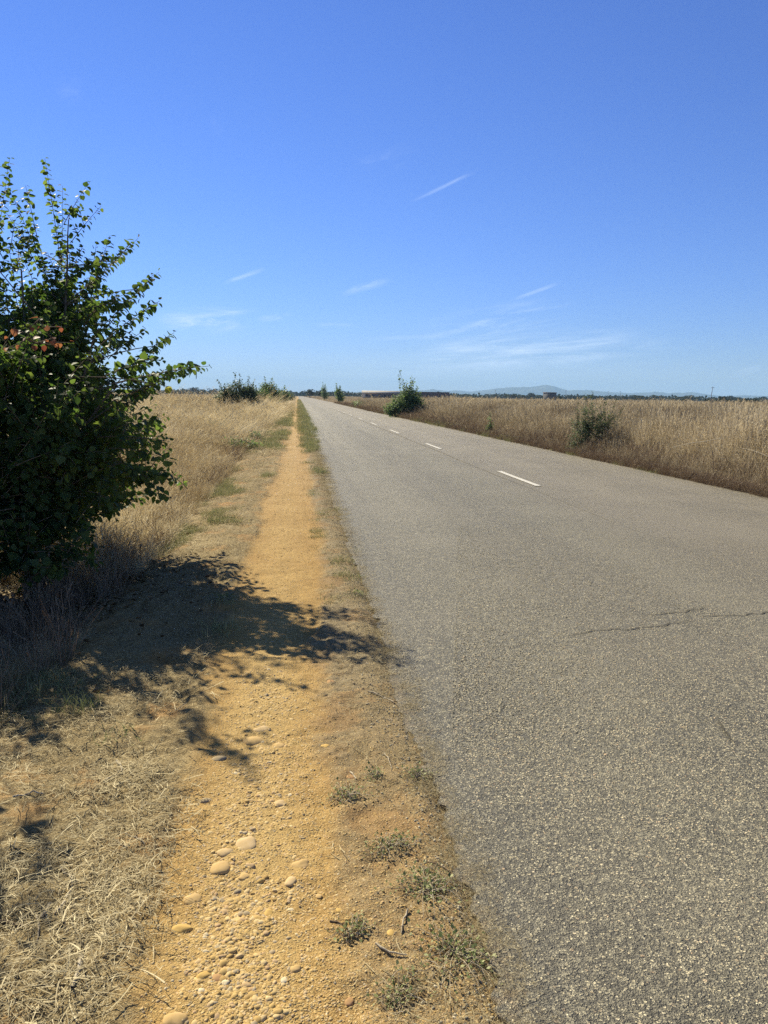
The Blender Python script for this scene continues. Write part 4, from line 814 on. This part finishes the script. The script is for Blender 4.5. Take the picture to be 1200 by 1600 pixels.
rr = random.Random(5)
for i in range(150):
    u = 225 + (1215-225)*i/150 + rr.uniform(-4, 4)
    if u < 205: continue
    d = rr.uniform(640, 900); x_, y_ = far_xy(u, d)
    if -30 < x_ < 14 and d < 1300: x_, y_ = far_xy(u, 1000)
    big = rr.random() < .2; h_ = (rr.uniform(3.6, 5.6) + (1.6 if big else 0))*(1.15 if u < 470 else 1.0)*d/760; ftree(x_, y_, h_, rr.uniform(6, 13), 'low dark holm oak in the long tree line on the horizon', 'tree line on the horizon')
# far-off wood, one mass
n_ = 9000; a_ = rng.uniform(rad(-32), rad(44), n_); d = rng.uniform(930, 1250, n_); hh = 2.2 + 3.2*fbm(a_*60, a_*0, 121) + 2.2*(fbm(a_*260, a_*0, 122)-.3); P_ = np.stack([d*np.sin(a_), d*np.cos(a_), rng.uniform(0, 1, n_)**.8*hh], -1)
D = rng.normal(size=(n_,3))*np.array([1,.3,1]); N = np.stack([-np.sin(a_), -np.cos(a_), np.zeros(n_)], -1)+rng.normal(0,.4,(n_,3)); v, f, k = leaves4(P_, D, N, rng.uniform(2.2, 4.2, n_), .8)
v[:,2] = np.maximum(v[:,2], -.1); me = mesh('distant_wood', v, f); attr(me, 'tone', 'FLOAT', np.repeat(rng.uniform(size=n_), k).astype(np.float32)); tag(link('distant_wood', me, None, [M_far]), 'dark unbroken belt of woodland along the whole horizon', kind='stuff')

# ---- mountains
prof = [(300,0),(420,1),(540,5),(600,8),(640,9),(675,12),(700,10),(735,9),(775,14),(800,17),(825,16),(850,19),(868,17),(885,12),(920,13),(950,11),(990,10),(1020,12),(1045,10),(1080,12),(1105,9),(1130,6),(1165,9),(1200,8),(1260,9),(1340,4),(1500,6),(1700,0)]
na_, nd_ = 420, 16; us = np.linspace(320, 1690, na_); pv = np.interp(us, [p[0] for p in prof], [p[1] for p in prof]); pv = pv + (fbm(us*.03, us*0, 131)-.5)*3 + (fbm(us*.12, us*0, 132)-.5)*1.4
dirs = np.array([ray(u, 618) for u in us]); azs = np.arctan2(dirs[:,0], dirs[:,1]); rows = []
for j in range(nd_):
    t_ = j/(nd_-1); d = 7200 + 2000*t_; prof_t = np.sin(math.pi*min(t_*1.0, 1))**.8 if t_ < 1 else 0; ridge = (fbm(us*.05+t_*3, us*0+t_*6, 135)-.5)
    h_ = np.maximum(0, pv)/1200*8200*max(0, prof_t)*(1+.5*ridge*(abs(t_-.5) > .08)) - 6*(t_ in (0,1)); rows.append(np.stack([d*np.sin(azs), d*np.cos(azs), h_], -1))
MV = np.array(rows); mi = np.arange(nd_*na_).reshape(nd_, na_); MQ = np.stack([mi[:-1,:-1], mi[:-1,1:], mi[1:,1:], mi[1:,:-1]], -1).reshape(-1,4)
M_mt = mat('mountain_slopes', m_simple, a=(.04,.055,.045), b=(.08,.08,.06), scale=.004, bmp=0.)
tag(link('mountains', mesh('mountains', MV.reshape(-1,3), MQ, smooth=True), None, [M_mt]), kind='structure')

# ---- haze
def m_haze(t, dens=1.28e-4):
    v = t.n('ShaderNodeVolumePrincipled', Density=dens); v.inputs['Color'].default_value = (.37, .64, 1., 1); v.inputs['Anisotropy'].default_value = .0
    t.n('ShaderNodeOutputMaterial', Volume=v)
HZ = mat('haze', m_haze)
tag(link('haze', mesh('haze', *boxm(-9700, 9700, -9700, 9700, -3, 190)), None, [HZ]), 'thin bluish summer haze over the plain', kind='stuff')
